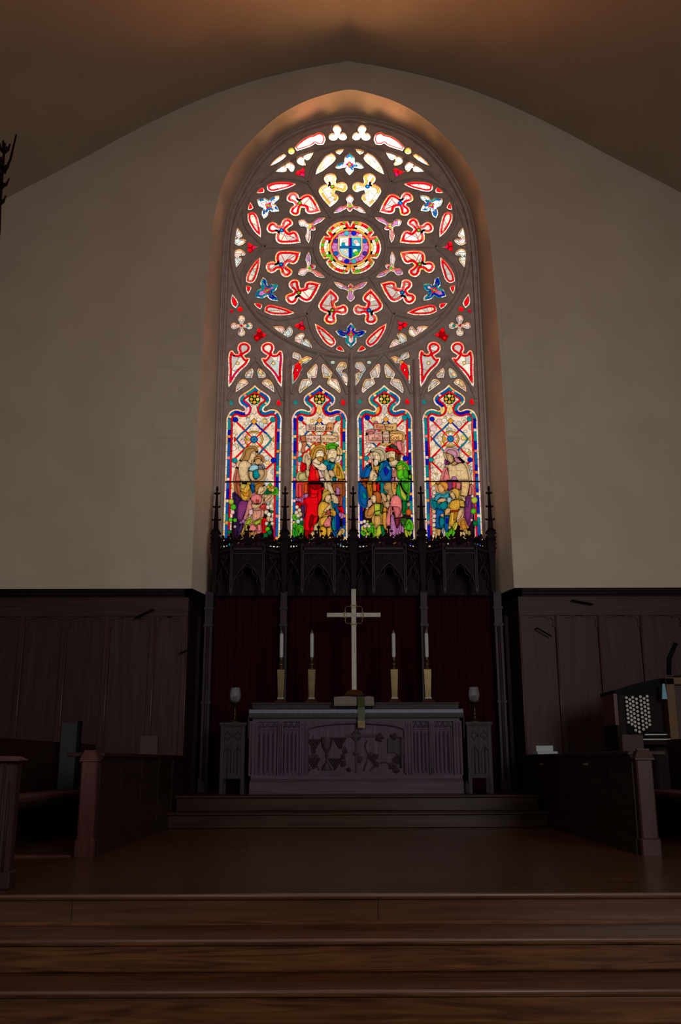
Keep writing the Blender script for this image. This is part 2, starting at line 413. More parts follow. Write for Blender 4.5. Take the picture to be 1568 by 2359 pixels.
def disc(c, r, cl, lead=.005):
    fill([(c[0]+r*math.cos(a), c[1]+r*math.sin(a)) for a in np.linspace(0, 2*PI, 20)[:-1]], cl, lead)
def bead(mask, A, dd, arc, tot, lo, hi, pal, L, lw, seed=0):
    """a band of short pieces between two distances from the outline"""
    n = max(3, int(round(tot/L))); k = np.floor(arc/tot*n).astype(int) % n
    r = np.random.default_rng(seed+n); ids = r.integers(0, len(pal), n); br = .88+.16*r.random(n)
    tab = np.array([PAL[pal[i]] for i in ids])*br[:, None]
    m = mask & (dd >= lo) & (dd < hi); A[m] = tab[k][m]
    fr = (arc/tot*n) % 1.0*tot/n; e = np.minimum(fr, tot/n-fr)
    A[m & (e < lw/2)] = LEAD
    A[mask & (abs(dd-hi) < lw/2)] = LEAD
def scribble(pl, mask, A, x, z, n, c=(96, 66, 42), wd=.0050, soft=.8, seed=3):
    """little curls of glass paint inside a piece"""
    r = np.random.default_rng(seed); p = np.array(pl); a = p.min(0); b = p.max(0)
    for _ in range(n):
        cx, cz = a+(b-a)*r.random(2); R = .015+.03*r.random(); s = r.random()*6.28; q = 1 if r.random() < .5 else -1
        ang = np.arctan2(z-cz, x-cx)*q+s; d = np.hypot(x-cx, z-cz); sp = R*(.25+.75*((ang % (2*PI))/(2*PI)))
        k = mask & (abs(d-sp) < wd/2); A[k] = A[k]*(1-soft)+col(c)*soft
def pane(pl, bands, core, seed=0, curls=0, lw=.0065, grow=.012):
    """pl on the glass plane; bands = [(width, palette, piece length)]; core = palette of the heart"""
    J, I, x, z = box_of(pl, grow+.004); m = inside(pl, x, z); d, arc, tot = dist(pl, x, z)
    A = CAN[J, I]; k = m | (d < grow); sd = np.where(m, d, 0)
    r = np.random.default_rng(seed+7); A[k] = col(core[0])
    if len(core) > 1:
        nx = r.random((6, 2)); p = np.array(pl); a, b = p.min(0), p.max(0); P = a+(b-a)*nx
        dd = np.stack([np.hypot(x-q[0], z-q[1]) for q in P]); w2 = dd.argmin(0); s = np.sort(dd, 0)
        tab = np.array([PAL[core[i % len(core)]] for i in range(6)])*(.9+.14*r.random(6))[:, None]
        so = dd.argsort(0); D = np.hypot(*(P[so[0]]-P[so[1]]).transpose(2, 0, 1))+1e-6
        A[k] = tab[w2][k]; A[k & ((s[1]**2-s[0]**2)/(2*D) < lw*.5)] = LEAD
    if curls: scribble(pl, k, A, x, z, curls, seed=seed)
    lo = 0.0
    for i, (wd, pal, L) in enumerate(bands):
        hi = lo+wd; bead(k, A, sd if lo else np.where(m, d, 0.0), arc, tot, lo, hi, pal, L, lw, seed*3+i); lo = hi
    return m

OPEN = []        # (name, outline on the stone face)
def opening(name, px=None, pl=None, n=1):
    """an opening of the tracery; returns its outline on the stone face and on the glass"""
    if pl is None: pl = PL(px)
    pl = rounded(pl) if n else [np.array(p) for p in pl]
    OPEN.append((name, pl)); return pl
def on_glass(pl):
    """the same outline seen on the glass plane, straight behind from where one stands"""
    k = YG/YT
    return [np.array((CAM[0]+(p[0]-CAM[0])*k, CAM[2]+(p[1]-CAM[2])*k)) for p in pl]
def opening_mirrored(name, pl, c=XC): q = mir(pl, c); OPEN.append((name, q)); return q

# ---- the rose: six petals, each turned by 60 degrees
def loc_of(px, flip=False):
    """photograph -> (outwards, sideways) of the lowest petal"""
    return [np.array((RC[1]-p[1], (p[0]-RC[0]))) for p in PL(px)]
def turn(lp, ang, flip=False):
    a = math.radians(ang); ca, sa = math.cos(a), math.sin(a)
    q = [RC+np.array((o*ca-(-l if flip else l)*sa, o*sa+(-l if flip else l)*ca)) for o, l in lp]
    return q[::-1] if flip else q
star = loc_of(K3([(1510, 1288), (1545, 1325), (1562, 1355), (1555, 1385), (1590, 1382), (1640, 1368), (1688, 1385), (1650, 1432), (1600, 1455), (1572, 1452),
    (1572, 1480), (1574, 1505), (1545, 1540), (1510, 1572), (1475, 1540), (1446, 1505), (1448, 1480), (1448, 1455), (1420, 1455), (1370, 1432), (1333, 1385), (1380, 1368), (1430, 1382), (1465, 1385), (1458, 1355), (1475, 1325)]))
tref = loc_of(K3([(1275, 903), (1315, 935), (1350, 968), (1372, 1005), (1365, 1045), (1325, 1072), (1340, 1108), (1380, 1098), (1425, 1082), (1462, 1100), (1480, 1145), (1460, 1190), (1410, 1205), (1350, 1192), (1340, 1212), (1350, 1250), (1340, 1290), (1290, 1312), (1232, 1300), (1203, 1262), (1212, 1215), (1240, 1185), (1200, 1172), (1150, 1135), (1140, 1090), (1165, 1040), (1210, 975)]))
dag = loc_of(K3([(1100, 1298), (1180, 1340), (1255, 1400), (1338, 1488), (1335, 1535), (1290, 1568), (1225, 1530), (1165, 1455), (1120, 1375)]))
dbit = loc_of(K3([(1338, 1592), (1352, 1565), (1388, 1548), (1415, 1575), (1442, 1618), (1385, 1612)]))
th = [(1507, 845), (1483, 862), (1474, 888), (1440, 872), (1385, 842), (1315, 828), (1345, 872), (1390, 906), (1440, 915), (1474, 938), (1480, 965), (1461, 995), (1475, 1030), (1507, 1054)]
tri = loc_of(K3(th+[(2*1507-x, y) for x, y in th[-2:0:-1]]))
for kk in range(6):
    an = -90+60*kk
    for nm, lp in (('star_light', star), ('triangle_light', tri)):
        pl = opening(nm, pl=turn(lp, an)); gp = on_glass(pl); c = np.mean(gp, 0)
        if nm == 'star_light':
            up = kk in (2, 3, 4)  # upper stars get paler colours, painted as washed out by bright sky
            pane(gp, [(.020, 'wqfw' if up else 'wfTwt', .06), (.030, 'wqBwt' if up else 'bBtb', .11)], 'kPk' if not up else 'wkw', kk+20)
            for q in range(4): disc(c+.035*np.array((math.cos(q*PI/2+math.radians(an)), math.sin(q*PI/2+math.radians(an)))), .024, 'm' if q % 2 else 'u')
            disc(c, .022, 'g')
        else:
            pane(gp, [(.017, 'wcwf', .09)], 'hkP', kk+30, 2)
            cc = on_glass([turn([(.70 if False else np.mean([p[0] for p in lp]), 0)], an)[0]])[0]
            for q in range(3): disc(cc+.04*np.array((math.cos(q*2.09+math.radians(an)+PI/3), math.sin(q*2.09+math.radians(an)+PI/3))), .02, 'm' if q % 2 else 'y')
            disc(cc, .026, 'g' if kk % 2 else 'l')
    for fl in (False, True):
        pl = opening('trefoil_light', pl=turn(tref, an, fl)); gp = on_glass(pl)
        hub = on_glass(turn(loc_of(K3([(1300, 1150)])), an, fl))[0]; tip = on_glass(turn(loc_of(K3([(1275, 915)])), an, fl))[0]
        glare = kk == 3  # top petal: sky glare painted in, yellow and cream in place of red
        pane(gp, [(.026, 'wwcwy', .085), (.034, 'yoco' if glare else 'rrru', .14)], 'ewce', 40+kk*2+fl, 5)
        line([hub, tip], .012, 'r' if not glare else 'c'); line([hub, tip], .005, 'z')
        lobes = [on_glass(turn(loc_of(K3([p])), an, fl))[0] for p in ((1345, 1020), (1180, 1090))]
        for lb in lobes: line([hub*.8+tip*.2, lb], .012, 'r' if not glare else 'y'); line([hub*.8+tip*.2, lb], .004, 'z')
        a, b = (('B', 't') if (kk+fl) % 2 else ('l', 'g'))
        disc(hub, .037, 'b' if a == 'B' else 'R'); disc(hub, .023, b)
        pl = opening('dagger_light', pl=turn(dag, an, fl)); gp = on_glass(pl)
        pane(gp, [(.019, 'wcwk', .10), (.026, 'cwyc' if kk == 3 else 'rrur', .16)], 'ec', 60+kk*2+fl, 2)
        pl = opening('dagger_tip_light', pl=turn(dbit, an, fl)); gp = on_glass(pl)
        pane(gp, [(.016, 'wcw', .08)], 'r' if kk != 3 else 'yc', 80+kk)
# between the petals
def loc180(px): return [np.array((RC[0]-p[0], -(p[1]-RC[1]))) for p in PL(px)]
mo_a = loc180(K3([(222, 210), (258, 250), (284, 300), (272, 325), (246, 332), (262, 345), (315, 350), (328, 368), (300, 400), (252, 420), (205, 402), (188, 370), (192, 350), (215, 338), (200, 325), (193, 295), (205, 245)]))
redt = loc180(K3([(335, 385), (378, 400), (420, 425), (478, 437), (420, 450), (398, 490), (375, 502), (352, 490), (345, 455), (350, 420)]))
for kk in range(6):
    an = 60*kk+180
    for fl in (False, True):
        pl = opening('mouchette_light', pl=turn(mo_a, an, fl)); gp = on_glass(pl)
        pane(gp, [(.017, 'wcwyf', .075)], 'kfwc', 100+kk*2+fl, 2)
    pl = opening('red_triangle_light', pl=turn(redt, an)); gp = on_glass(pl)
    pane(gp, [], 'R', 120)
    c = np.mean(gp, 0)
    for q in range(3): disc(c+.05*np.array((math.cos(q*2.09+math.radians(an)+1.0), math.sin(q*2.09+math.radians(an)+1.0))), .040, 'rmr'[q], .008)
# medallion in the middle: six broad lobes
ring = []
for q in range(6):
    for t in np.linspace(-26, 26, 7):
        a = math.radians(60*q+t); r = .502-.022*(abs(t)/26)**2; ring.append(RC+r*np.array((math.cos(a), math.sin(a))))
    a = math.radians(60*q+30); ring.append(RC+.395*np.array((math.cos(a), math.sin(a))))
pl = opening('medallion_light', pl=ring, n=1); gp = on_glass(pl); gc = on_glass([RC])[0]
pane(gp, [(.026, 'wycw', .075), (.045, 'rOurgo', .07), (.004, 'z', .5), (.05, 'wcyw', .09)], 'y', 130)
for r, c in ((.345, 'o'), (.325, 'y'), (.312, 'r'), (.290, 'P')): disc(gc, r, c, .006)
for q in range(14):
    a = q*2*PI/14; disc(gc+.262*np.array((math.cos(a), math.sin(a))), .042, 'PBkbTPi'[q % 7], .006)
for q in range(6):
    a = math.radians(60*q+30); b = gc+.40*np.array((math.cos(a), math.sin(a))); disc(b, .018, 'y'); 
    for s in (-1, 1):
        a2 = math.radians(60*q+s*17); b = gc+.455*np.array((math.cos(a2), math.sin(a2))); disc(b, .020, 'g')
def gco(pts): return [gc+np.array(p) for p in pts]
fill(gco([(-.20, .20), (.20, .20), (.20, -.05), (.15, -.16), (0, -.235), (-.15, -.16), (-.20, -.05)]), 'y', .008)
fill(gco([(-.175, .175), (0, .175), (0, 0), (-.175, 0)]), 'w', .007); fill(gco([(0, .175), (.175, .175), (.175, 0), (0, 0)]), 'T', .007)
fill(gco([(-.175, 0), (0, 0), (0, -.20), (-.13, -.13), (-.175, -.04)]), 'q', .007); fill(gco([(0, 0), (.175, 0), (.175, -.04), (.13, -.13), (0, -.20)]), 't', .007)
for p, c in (((-.09, .10), 'k'), ((-.11, .05), 't'), ((.09, .10), 'k'), ((.12, .05), 'w'), ((-.08, -.08), 'c'), ((.08, -.07), 'w'), ((.10, -.11), 'g'), ((-.05, .06), 'w')): disc(gc+np.array(p), .038, c, .005)
for p in ((.09, .10), (-.08, -.08)): disc(gc+np.array(p), .016, 's', .003)
fill(gco([(-.025, .175), (.025, .175), (.025, -.20), (-.025, -.20)]), 'b', .006); fill(gco([(-.175, .02), (.175, .02), (.175, -.02), (-.175, -.02)]), 'B', .006)
fill(gco([(-.03, .175), (0, .175), (0, .03), (-.03, .03)]), 'm', .003)
line(gco([(0, .40), (0, -.40)]), .008)

# ---- lights between the rose and the arch
def pair(name, px, fn, n=1):
    a = opening(name, px, n=n); fn(on_glass(a), 0); b = opening_mirrored(name, a); fn(on_glass(b), 1)
pair('apex_trefoil_light', K1([(1365, 452), (1398, 470), (1412, 500), (1400, 530), (1392, 542), (1425, 530), (1462, 552), (1470, 588), (1440, 614), (1398, 606), (1378, 580), (1362, 606), (1325, 618), (1287, 604), (1276, 568), (1300, 540), (1340, 536), (1328, 515), (1318, 490), (1332, 465)]), lambda g, k: pane(g, [], 'wc', 140+k))
pair('crown_light', K1([(912, 688), (980, 620), (1060, 570), (1100, 560), (1128, 552), (1165, 526), (1222, 548), (1243, 605), (1222, 658), (1165, 663), (1133, 645), (1100, 672), (1010, 705), (940, 728)]), lambda g, k: pane(g, [(.02, 'wcwk', .09), (.014, 'rur', .12)], 'wkw', 142+k))
pair('bead_light', K1([(880+36*math.cos(t), 728+36*math.sin(t)) for t in np.linspace(0, 6.28, 12)[:-1]]), lambda g, k: pane(g, [], 'yly', 144+k), 0)
pair('sliver_light', K1([(648, 890), (690, 838), (750, 788), (800, 760), (830, 775), (790, 815), (720, 858)]), lambda g, k: pane(g, [], 'wcy', 146+k))
pair('spike_light', K3([(170, 965), (208, 1010), (240, 1075), (212, 1130), (170, 1095), (153, 1030)]), lambda g, k: pane(g, [(.020, 'wwq', .10)], 'r', 148+k))
pair('red_bead_light', K3([(258+30*math.cos(t), 1140+27*math.sin(t)) for t in np.linspace(0, 6.28, 12)[:-1]]), lambda g, k: pane(g, [], 'r', 150+k), 0)
pair('dark_bead_light', K3([(163+22*math.cos(t), 1160+20*math.sin(t)) for t in np.linspace(0, 6.28, 10)[:-1]]), lambda g, k: (pane(g, [], 'R', 152+k), disc(np.mean(g, 0)+np.array((0, -.01)), .012, 'm', 0)), 0)
def cross_px(cx, cy, tips, w_):
    o = []
    for a, d, r in tips:
        ca, sa = math.cos(a), math.sin(a); ctr = (cx+ca*d, cy+sa*d)
        o.append((cx+ca*w_-sa*-w_, cy+sa*w_+ca*-w_))
        for t in np.linspace(-2.5, 2.5, 9): o.append((ctr[0]+r*math.cos(a+t), ctr[1]+r*math.sin(a+t)))
    return o
def do_cross(g, k):
    pane(g, [(.014, 'wcwf', .06)], 'ckc', 154+k); c = np.mean(g, 0)
    for q, cl in enumerate(('c', 'k', 't', 'k')): disc(c+.098*np.array((math.cos(q*PI/2+(0 if k else PI)), math.sin(q*PI/2))), .022, cl, .005)
    disc(c, .018, 'r', .005)
pair('cross_light', K3(cross_px(275, 1328, [(-PI/2, 78, 40), (0, 88, 38), (PI/2, 74, 42), (PI, 84, 38)], 14)), do_cross, 0)
def do_red3(g, k):
    pane(g, [], 'R', 156); c = np.mean(g, 0)
    for p in ((-.005, .07), (.075, -.005), (-.035, -.055)): disc(c+np.array(((-1 if k else 1)*p[0], p[1])), .035, 'r', .009)
pair('red_trio_light', K3([(470, 1345), (500, 1380), (520, 1405), (570, 1430), (520, 1458), (490, 1475), (445, 1510), (420, 1470), (400, 1440), (440, 1415), (448, 1380)]), do_red3)
# ---- lights over the lancets
def do_wing(g, k):
    pane(g, [(.023, 'wckw', .10), (.030, 'rrmr', .17)], 'ewfe', 160+k, 5)
wl = [(432, 350), (470, 288), (560, 253), (650, 275), (708, 330), (718, 400), (685, 470), (625, 512), (572, 545), (612, 600), (660, 588), (700, 605), (690, 650), (630, 750), (500, 868), (400, 990), (330, 1112), (245, 1218), (232, 1150), (240, 850), (248, 490), (285, 440), (330, 440), (385, 505), (440, 510), (455, 480), (430, 430)]
CL1 = at(500+817/9.224, 830, YT)[0]
def group4(name, px, fn, n=1, both=True):
    """a light of the left-hand lancet, its twin across that lancet's axis, and both again across the window's axis"""
    a = opening(name, px, n=n); fn(on_glass(a), 0, a)
    L = [a]
    if both: b = opening_mirrored(name, a, CL1); fn(on_glass(b), 1, b); L.append(b)
    for q, p in enumerate(L): c = opening_mirrored(name, p); fn(on_glass(c), 2+q, c)
def fwing(g, k, a):
    do_wing(g, k); c = on_glass([np.array(at(500+435/9.224, 760+710/9.224, YT))])[0]
    if k == 1: c = on_glass(mir([at(500+435/9.224, 760+710/9.224, YT)], CL1))[0]
    if k == 2: c = on_glass(mir([at(500+435/9.224, 760+710/9.224, YT)]))[0]
    if k == 3: c = on_glass(mir(mir([at(500+435/9.224, 760+710/9.224, YT)], CL1)))[0]
    disc(c, .028, 'y', .008)
group4('wing_light', A1(wl), fwing)
group4('eyelet_light', A1([(742, 812), (766, 850), (757, 950), (732, 1025), (690, 1015), (632, 1022), (592, 985), (618, 905), (680, 850)]), lambda g, k, a: pane(g, [(.018, 'wckq', .09)], 'ceyf', 170+k, 2))
group4('eyelet_light', A1([(540, 1050), (620, 1068), (664, 1125), (640, 1155), (560, 1210), (455, 1285), (392, 1325), (400, 1240), (430, 1150), (480, 1085)]), lambda g, k, a: pane(g, [(.020, 'wcyk', .10)], 'ecs', 175+k, 2))
def group2(name, px, fn, n=1): 
    a = opening(name, px, n=n); fn(on_glass(a), 0); b = opening_mirrored(name, a); fn(on_glass(b), 1)
ey2 = [(715, 722), (744, 760), (740, 900), (714, 1014), (655, 1018), (606, 1014), (604, 1050), (635, 1125), (600, 1170), (490, 1245), (376, 1345), (350, 1310), (370, 1190), (436, 1055), (530, 1042), (562, 1028), (535, 960), (528, 912), (600, 830), (675, 745)]
group2('pointed_eyelet_light', A2(ey2), lambda g, k: pane(g, [(.020, 'wykc', .10)], 'ewce', 180+k, 4))
group2('pointed_eyelet_light', A2([(2*793-x, y-3) for x, y in ey2][::-1]), lambda g, k: pane(g, [(.020, 'wykc', .10)], 'ewce', 184+k, 4))
def red_wing(g, k):
    pane(g, [(.018, 'wckq', .10)], 'ye', 188+k, 2)
    m = -1 if k else 1; c = np.mean(g, 0)
    P = lambda pts: [(np.array(p) if not k else np.array((2*on_glass([(XC, 0)])[0][0]-p[0], p[1]))) for p in PL(A2(pts), YG)]
    fill(P([(270, 745), (345, 690), (390, 740), (415, 820), (380, 880), (330, 990), (250, 1100), (240, 900)]), 'r', .008); fill(P([(295, 810), (340, 850), (310, 900)]), 'c', .008)
    d = P([(385, 685)])[0]; disc(d, .03, 'o', .008)
group2('spandrel_light', A2([(250, 468), (385, 530), (405, 598), (440, 598), (520, 558), (635, 605), (565, 662), (500, 712), (440, 700), (405, 745), (428, 830), (390, 880), (365, 945), (305, 1055), (218, 1155), (206, 1100), (212, 750), (270, 738), (335, 690), (350, 645), (280, 608), (218, 590), (222, 500)]), red_wing)
group2('spandrel_light', A2([(1235, 685), (1342, 688), (1364, 740), (1352, 815), (1285, 840), (1262, 890), (1340, 918), (1375, 960), (1374, 1185), (1335, 1150), (1205, 925), (1140, 830), (1168, 768)]), lambda g, k: pane(g, [(.018, 'wcfqk', .10)], 'ecs', 192+k, 2))
group2('bead_light', A2([(1072+46*math.cos(t), 690+32*math.sin(t)) for t in np.linspace(0, 6.28, 12)[:-1]]), lambda g, k: pane(g, [], 'q', 196), 0)
for o in range(4):
    dx = (0, 148.2, 296.0, 444.5)[o]; dy = (0, -1.5, -3.0, -3.0)[o]
    for pts, c in (([(300, 1490), (322, 1525), (342, 1565), (325, 1592), (290, 1594), (258, 1580), (262, 1550), (278, 1515)], 't'), ([(1300, 1478), (1330, 1525), (1360, 1580), (1330, 1615), (1290, 1600), (1255, 1562), (1272, 1530)], 'r')):
        pl = opening('drop_light', [(x+dx, y+dy) for x, y in A1(pts)]); pane(on_glass(pl), [], c, 198)
# ---- the four lancets
XL = -.006
SILL = 3.84
HEAD = [(0, 1172), (98, 1258), (200, 1322), (287, 1383), (335, 1448), (335, 1520), (296, 1590), (214, 1650), (192, 1690), (205, 1716), (240, 1722), (285, 1706), (335, 1688), (420, 1688), (510, 1733), (562, 1810), (588, 1890)]
def half(u, v):
    a = at(500+803/9.224, 760+v/9.224, YT); b = at(500+(803+u)/9.224, 760+v/9.224, YT); return b[0]-a[0], a[1]
hp = [half(u, v) for u, v in HEAD]
LC = [XL-1.5126, XL-.504, XL+.504, XL+1.5126]; LW = .4245
LANC = []
for c in LC:
    rt = [np.array((c+x, z)) for x, z in hp]+[np.array((c+LW, hp[-1][1]-.10))]
    lt = [np.array((2*c-p[0], p[1])) for p in rt[:0:-1]]
    pl = rounded(rt+[np.array((c+LW, SILL)), np.array((c-LW, SILL))]+lt, 3, 40)
    OPEN.append(('lancet_light', pl)); LANC.append(on_glass(pl))
rg = np.random.default_rng(4)
def lancet_ground(k):
    gp = LANC[k]; J, I, x, z = box_of(gp, .02); m = inside(gp, x, z); d, arc, tot = dist(gp, x, z); A = CAN[J, I]
    kk = m | (d < .014); sd = np.where(m, d, 0); A[kk] = col('c')
    # pale ground of scrolls
    for _ in range(170):
        p = np.array(gp); a, b = p.min(0), p.max(0); q = a+(b-a)*rg.random(2); R = .02+.035*rg.random()
        dd = np.hypot(x-q[0], z-q[1]); e = kk & (dd < R); A[e] = (PAL['wwckyfe'[rg.integers(7)]]*(.86+.14*rg.random())); e = kk & (abs(dd-R) < .0034); A[e] = A[e]*.16
    scribble(gp, kk, A, x, z, 300, (92, 62, 38), .0052, .85, 50+k)
    bead(kk, A, sd, arc, tot, 0, .026, 'wwcwyk', .125, .006, 70+k)
    bead(kk, A, sd, arc, tot, .026, .070, 'bBttbB', .19, .006, 80+k)
    n = int(tot/.33)
    for s in range(n):
        s0 = (s+.35)*tot/n; b2 = kk & (sd > .028) & (sd < .069) & (abs(arc-s0) < .024); A[b2] = LEAD
        b2 &= abs(arc-s0) < .020; A[b2] = PAL['oykh'[(s+k) % 4]]
    bead(kk, A, sd, arc, tot, .070, .098, 'rrmru', .30, .006, 90+k)
    A[kk & (abs(sd-.070) < .0035)] = LEAD
def gx(F, pts): return PL(F(pts), YG)
def diaper(k, F, cx, cy, s=1.0):
    """crossed red bars, blue lozenge, blue boss in a gold ring; F's own coordinates"""
    L = lambda pts: gx(F, [(cx+x*s, cy+y*s) for x, y in pts])
    for pts in ([(0, 0), (385, -385)], [(0, 0), (-385, -385)], [(0, 0), (-375, 375)], [(0, 0), (375, 375)], [(-375, 440), (-150, 660)], [(375, 440), (150, 660)]):
        line(L(pts), .031*s, 'z'); line(L(pts), .022*s, 'r')
    for sx, cs in ((-1, 'BBt'), (1, 'btB')):
        q = [(0, -345), (90*sx, -250), (150*sx, -190), (250*sx, -110), (340*sx, 0), (270*sx, 90), (180*sx, 180), (90*sx, 290), (40*sx, 420), (0, 480)]
        line(L(q), .030*s, 'z')
        for i in range(3): line(L(q[i*3:i*3+4]), .019*s, cs[i])
    disc(L([(0, 0)])[0], .145*s, 'z', 0); disc(L([(0, 0)])[0], .137*s, 'v', .004); disc(L([(0, 0)])[0], .112*s, 'c', .006)
    for a in range(8): 
        t = a*PI/4+.39; line([L([(0, 0)])[0], L([(0, 0)])[0]+.112*s*np.array((math.cos(t), math.sin(t)))], .004)
    for t in range(4):
        p = L([(0, 0)])[0]; a = t*PI/2+PI/4; line([p+.05*np.array((math.cos(a), math.sin(a))), p+.145*s*np.array((math.cos(a), math.sin(a)))], .022, 'r')
        a = t*PI/2; disc(p+.082*np.array((math.cos(a), math.sin(a))), .024, 'kwos'[t], .004)
    disc(L([(0, 0)])[0], .056*s, 'B', .007); disc(L([(0, 0)])[0], .034*s, 'T', .004); disc(L([(0, 0)])[0], .022*s, 'B', .002)
    fill(L([(0, -412), (58, -350), (0, -285), (-58, -350)]), 'o', .008)
    for x, y, c in ((-378, 405, 't'), (378, 405, 'b'), (-360, -385, 'b'), (365, -385, 't')): disc(L([(x, y)])[0], .042*s, c, .007)
    for x, c in ((-385, 'r'), (385, 'o')): fill(L([(x, -55), (x*.87, 0), (x, 55)]), c, .006)
def head_boss(k):
    c = LC[k]; z0 = hp[4][1]-.02; p = on_glass([(c, z0)])[0]
    disc(p, .092, 'z', 0)
    for q in range(4):
        a = q*PI/2; disc(p+.05*np.array((math.cos(a), math.sin(a))), .028, 'yovo'[(q+k) % 4], .006)
        a += PI/4; disc(p+.07*np.array((math.cos(a), math.sin(a))), .017, 'lglg'[q], .005)
    disc(p, .012, 'g', .004)
    fill([p+np.array(v) for v in ((-.03, -.10), (.03, -.10), (.05, -.20), (0, -.26), (-.05, -.20))], 'cyey'[k], .006)
    line([p+np.array((0, -.14)), p+np.array((-.02, -.22))], .004, 'n'); line([p+np.array((0, -.14)), p+np.array((.02, -.22))], .004, 'n')
SKIN = (222, 190, 142)
def fig(F, items, lead=.0075, gap=.034):
    if len(items) > 6:      # pieces meet their neighbours: the gaps between them go to the nearest piece
        B = np.full(CAN.shape[:2], 9.0, np.float32); B2 = B.copy(); W_ = -np.ones(B.shape, int)
        for q, (pts, c) in enumerate(items):
            if c is DK: continue
            pl = rounded(gx(F, pts), 3, 75); J, I, x, z = box_of(pl, gap+.006); m = inside(pl, x, z); d, _, _ = dist(pl, x, z); d = np.where(m, -1.0, d)
            b1, b2, wq = B[J, I], B2[J, I], W_[J, I]; k = d < b1
            b2[:] = np.where(k, b1, np.minimum(b2, d)); b1[k] = d[k]; wq[k] = q
        fig(F, [it for it in items if it[1] is DK])
        k = (B > 0) & (B < gap) & (W_ >= 0)
        tab = np.array([col(c) for _, c in items])*(.62+.25*np.random.default_rng(3).random(len(items)))[:, None]
        CAN[k] = tab[W_[k]]; CAN[k & (B2-B < lead*.9)] = LEAD; CAN[(B >= gap) & (B < gap+lead)] *= .12
        items = [it for it in items if it[1] is not DK]
    for pts, c in items:
        pl = rounded(gx(F, pts), 3, 75); J, I, x, z = box_of(pl, .006); m = inside(pl, x, z); d, _, _ = dist(pl, x, z); A = CAN[J, I]
        base = col(c)*(.9+.2*rg.random())
        # glass paint: thin at the heart of a piece, matted towards the came
        p = np.array(pl); a, b = p.min(0), p.max(0); g = rg.random()*6.28
        wob = .10*np.sin(((x-a[0])*math.cos(g)+(z-a[1])*math.sin(g))*160)
        f = np.clip(.60+d*11, 0, 1.06)+wob*(.5 if max(b-a) > .12 else .2)
        A[m] = np.clip(base[None, :]*f[m][:, None], 0, .95); A[d < lead/2] = LEAD
def strokes(F, ls, wd=.0045, c=(70, 40, 22), soft=.75):
    for pts in ls: line(gx(F, pts), wd, c, False, soft)
def blobs(F, ls, lead=.006):
    for x, y, r, c in ls: fig(F, [([(x+r*math.cos(t), y+r*1.05*math.sin(t)) for t in np.linspace(0, 6.28, 9)[:-1]], c)], lead)
def eyes(F, pts):
    for x, y in pts: line(gx(F, [(x-12, y), (x+12, y-2)]), .007, (60, 36, 20), False, .85)
for k in range(4): lancet_ground(k)
diaper(0, G1, 715, 190); diaper(3, G4, 685, 165, .93)
diaper(1, G2, 720, 170); diaper(2, G3, 745, 150)
for k in range(4): head_boss(k)
DK = (34, 18, 26)
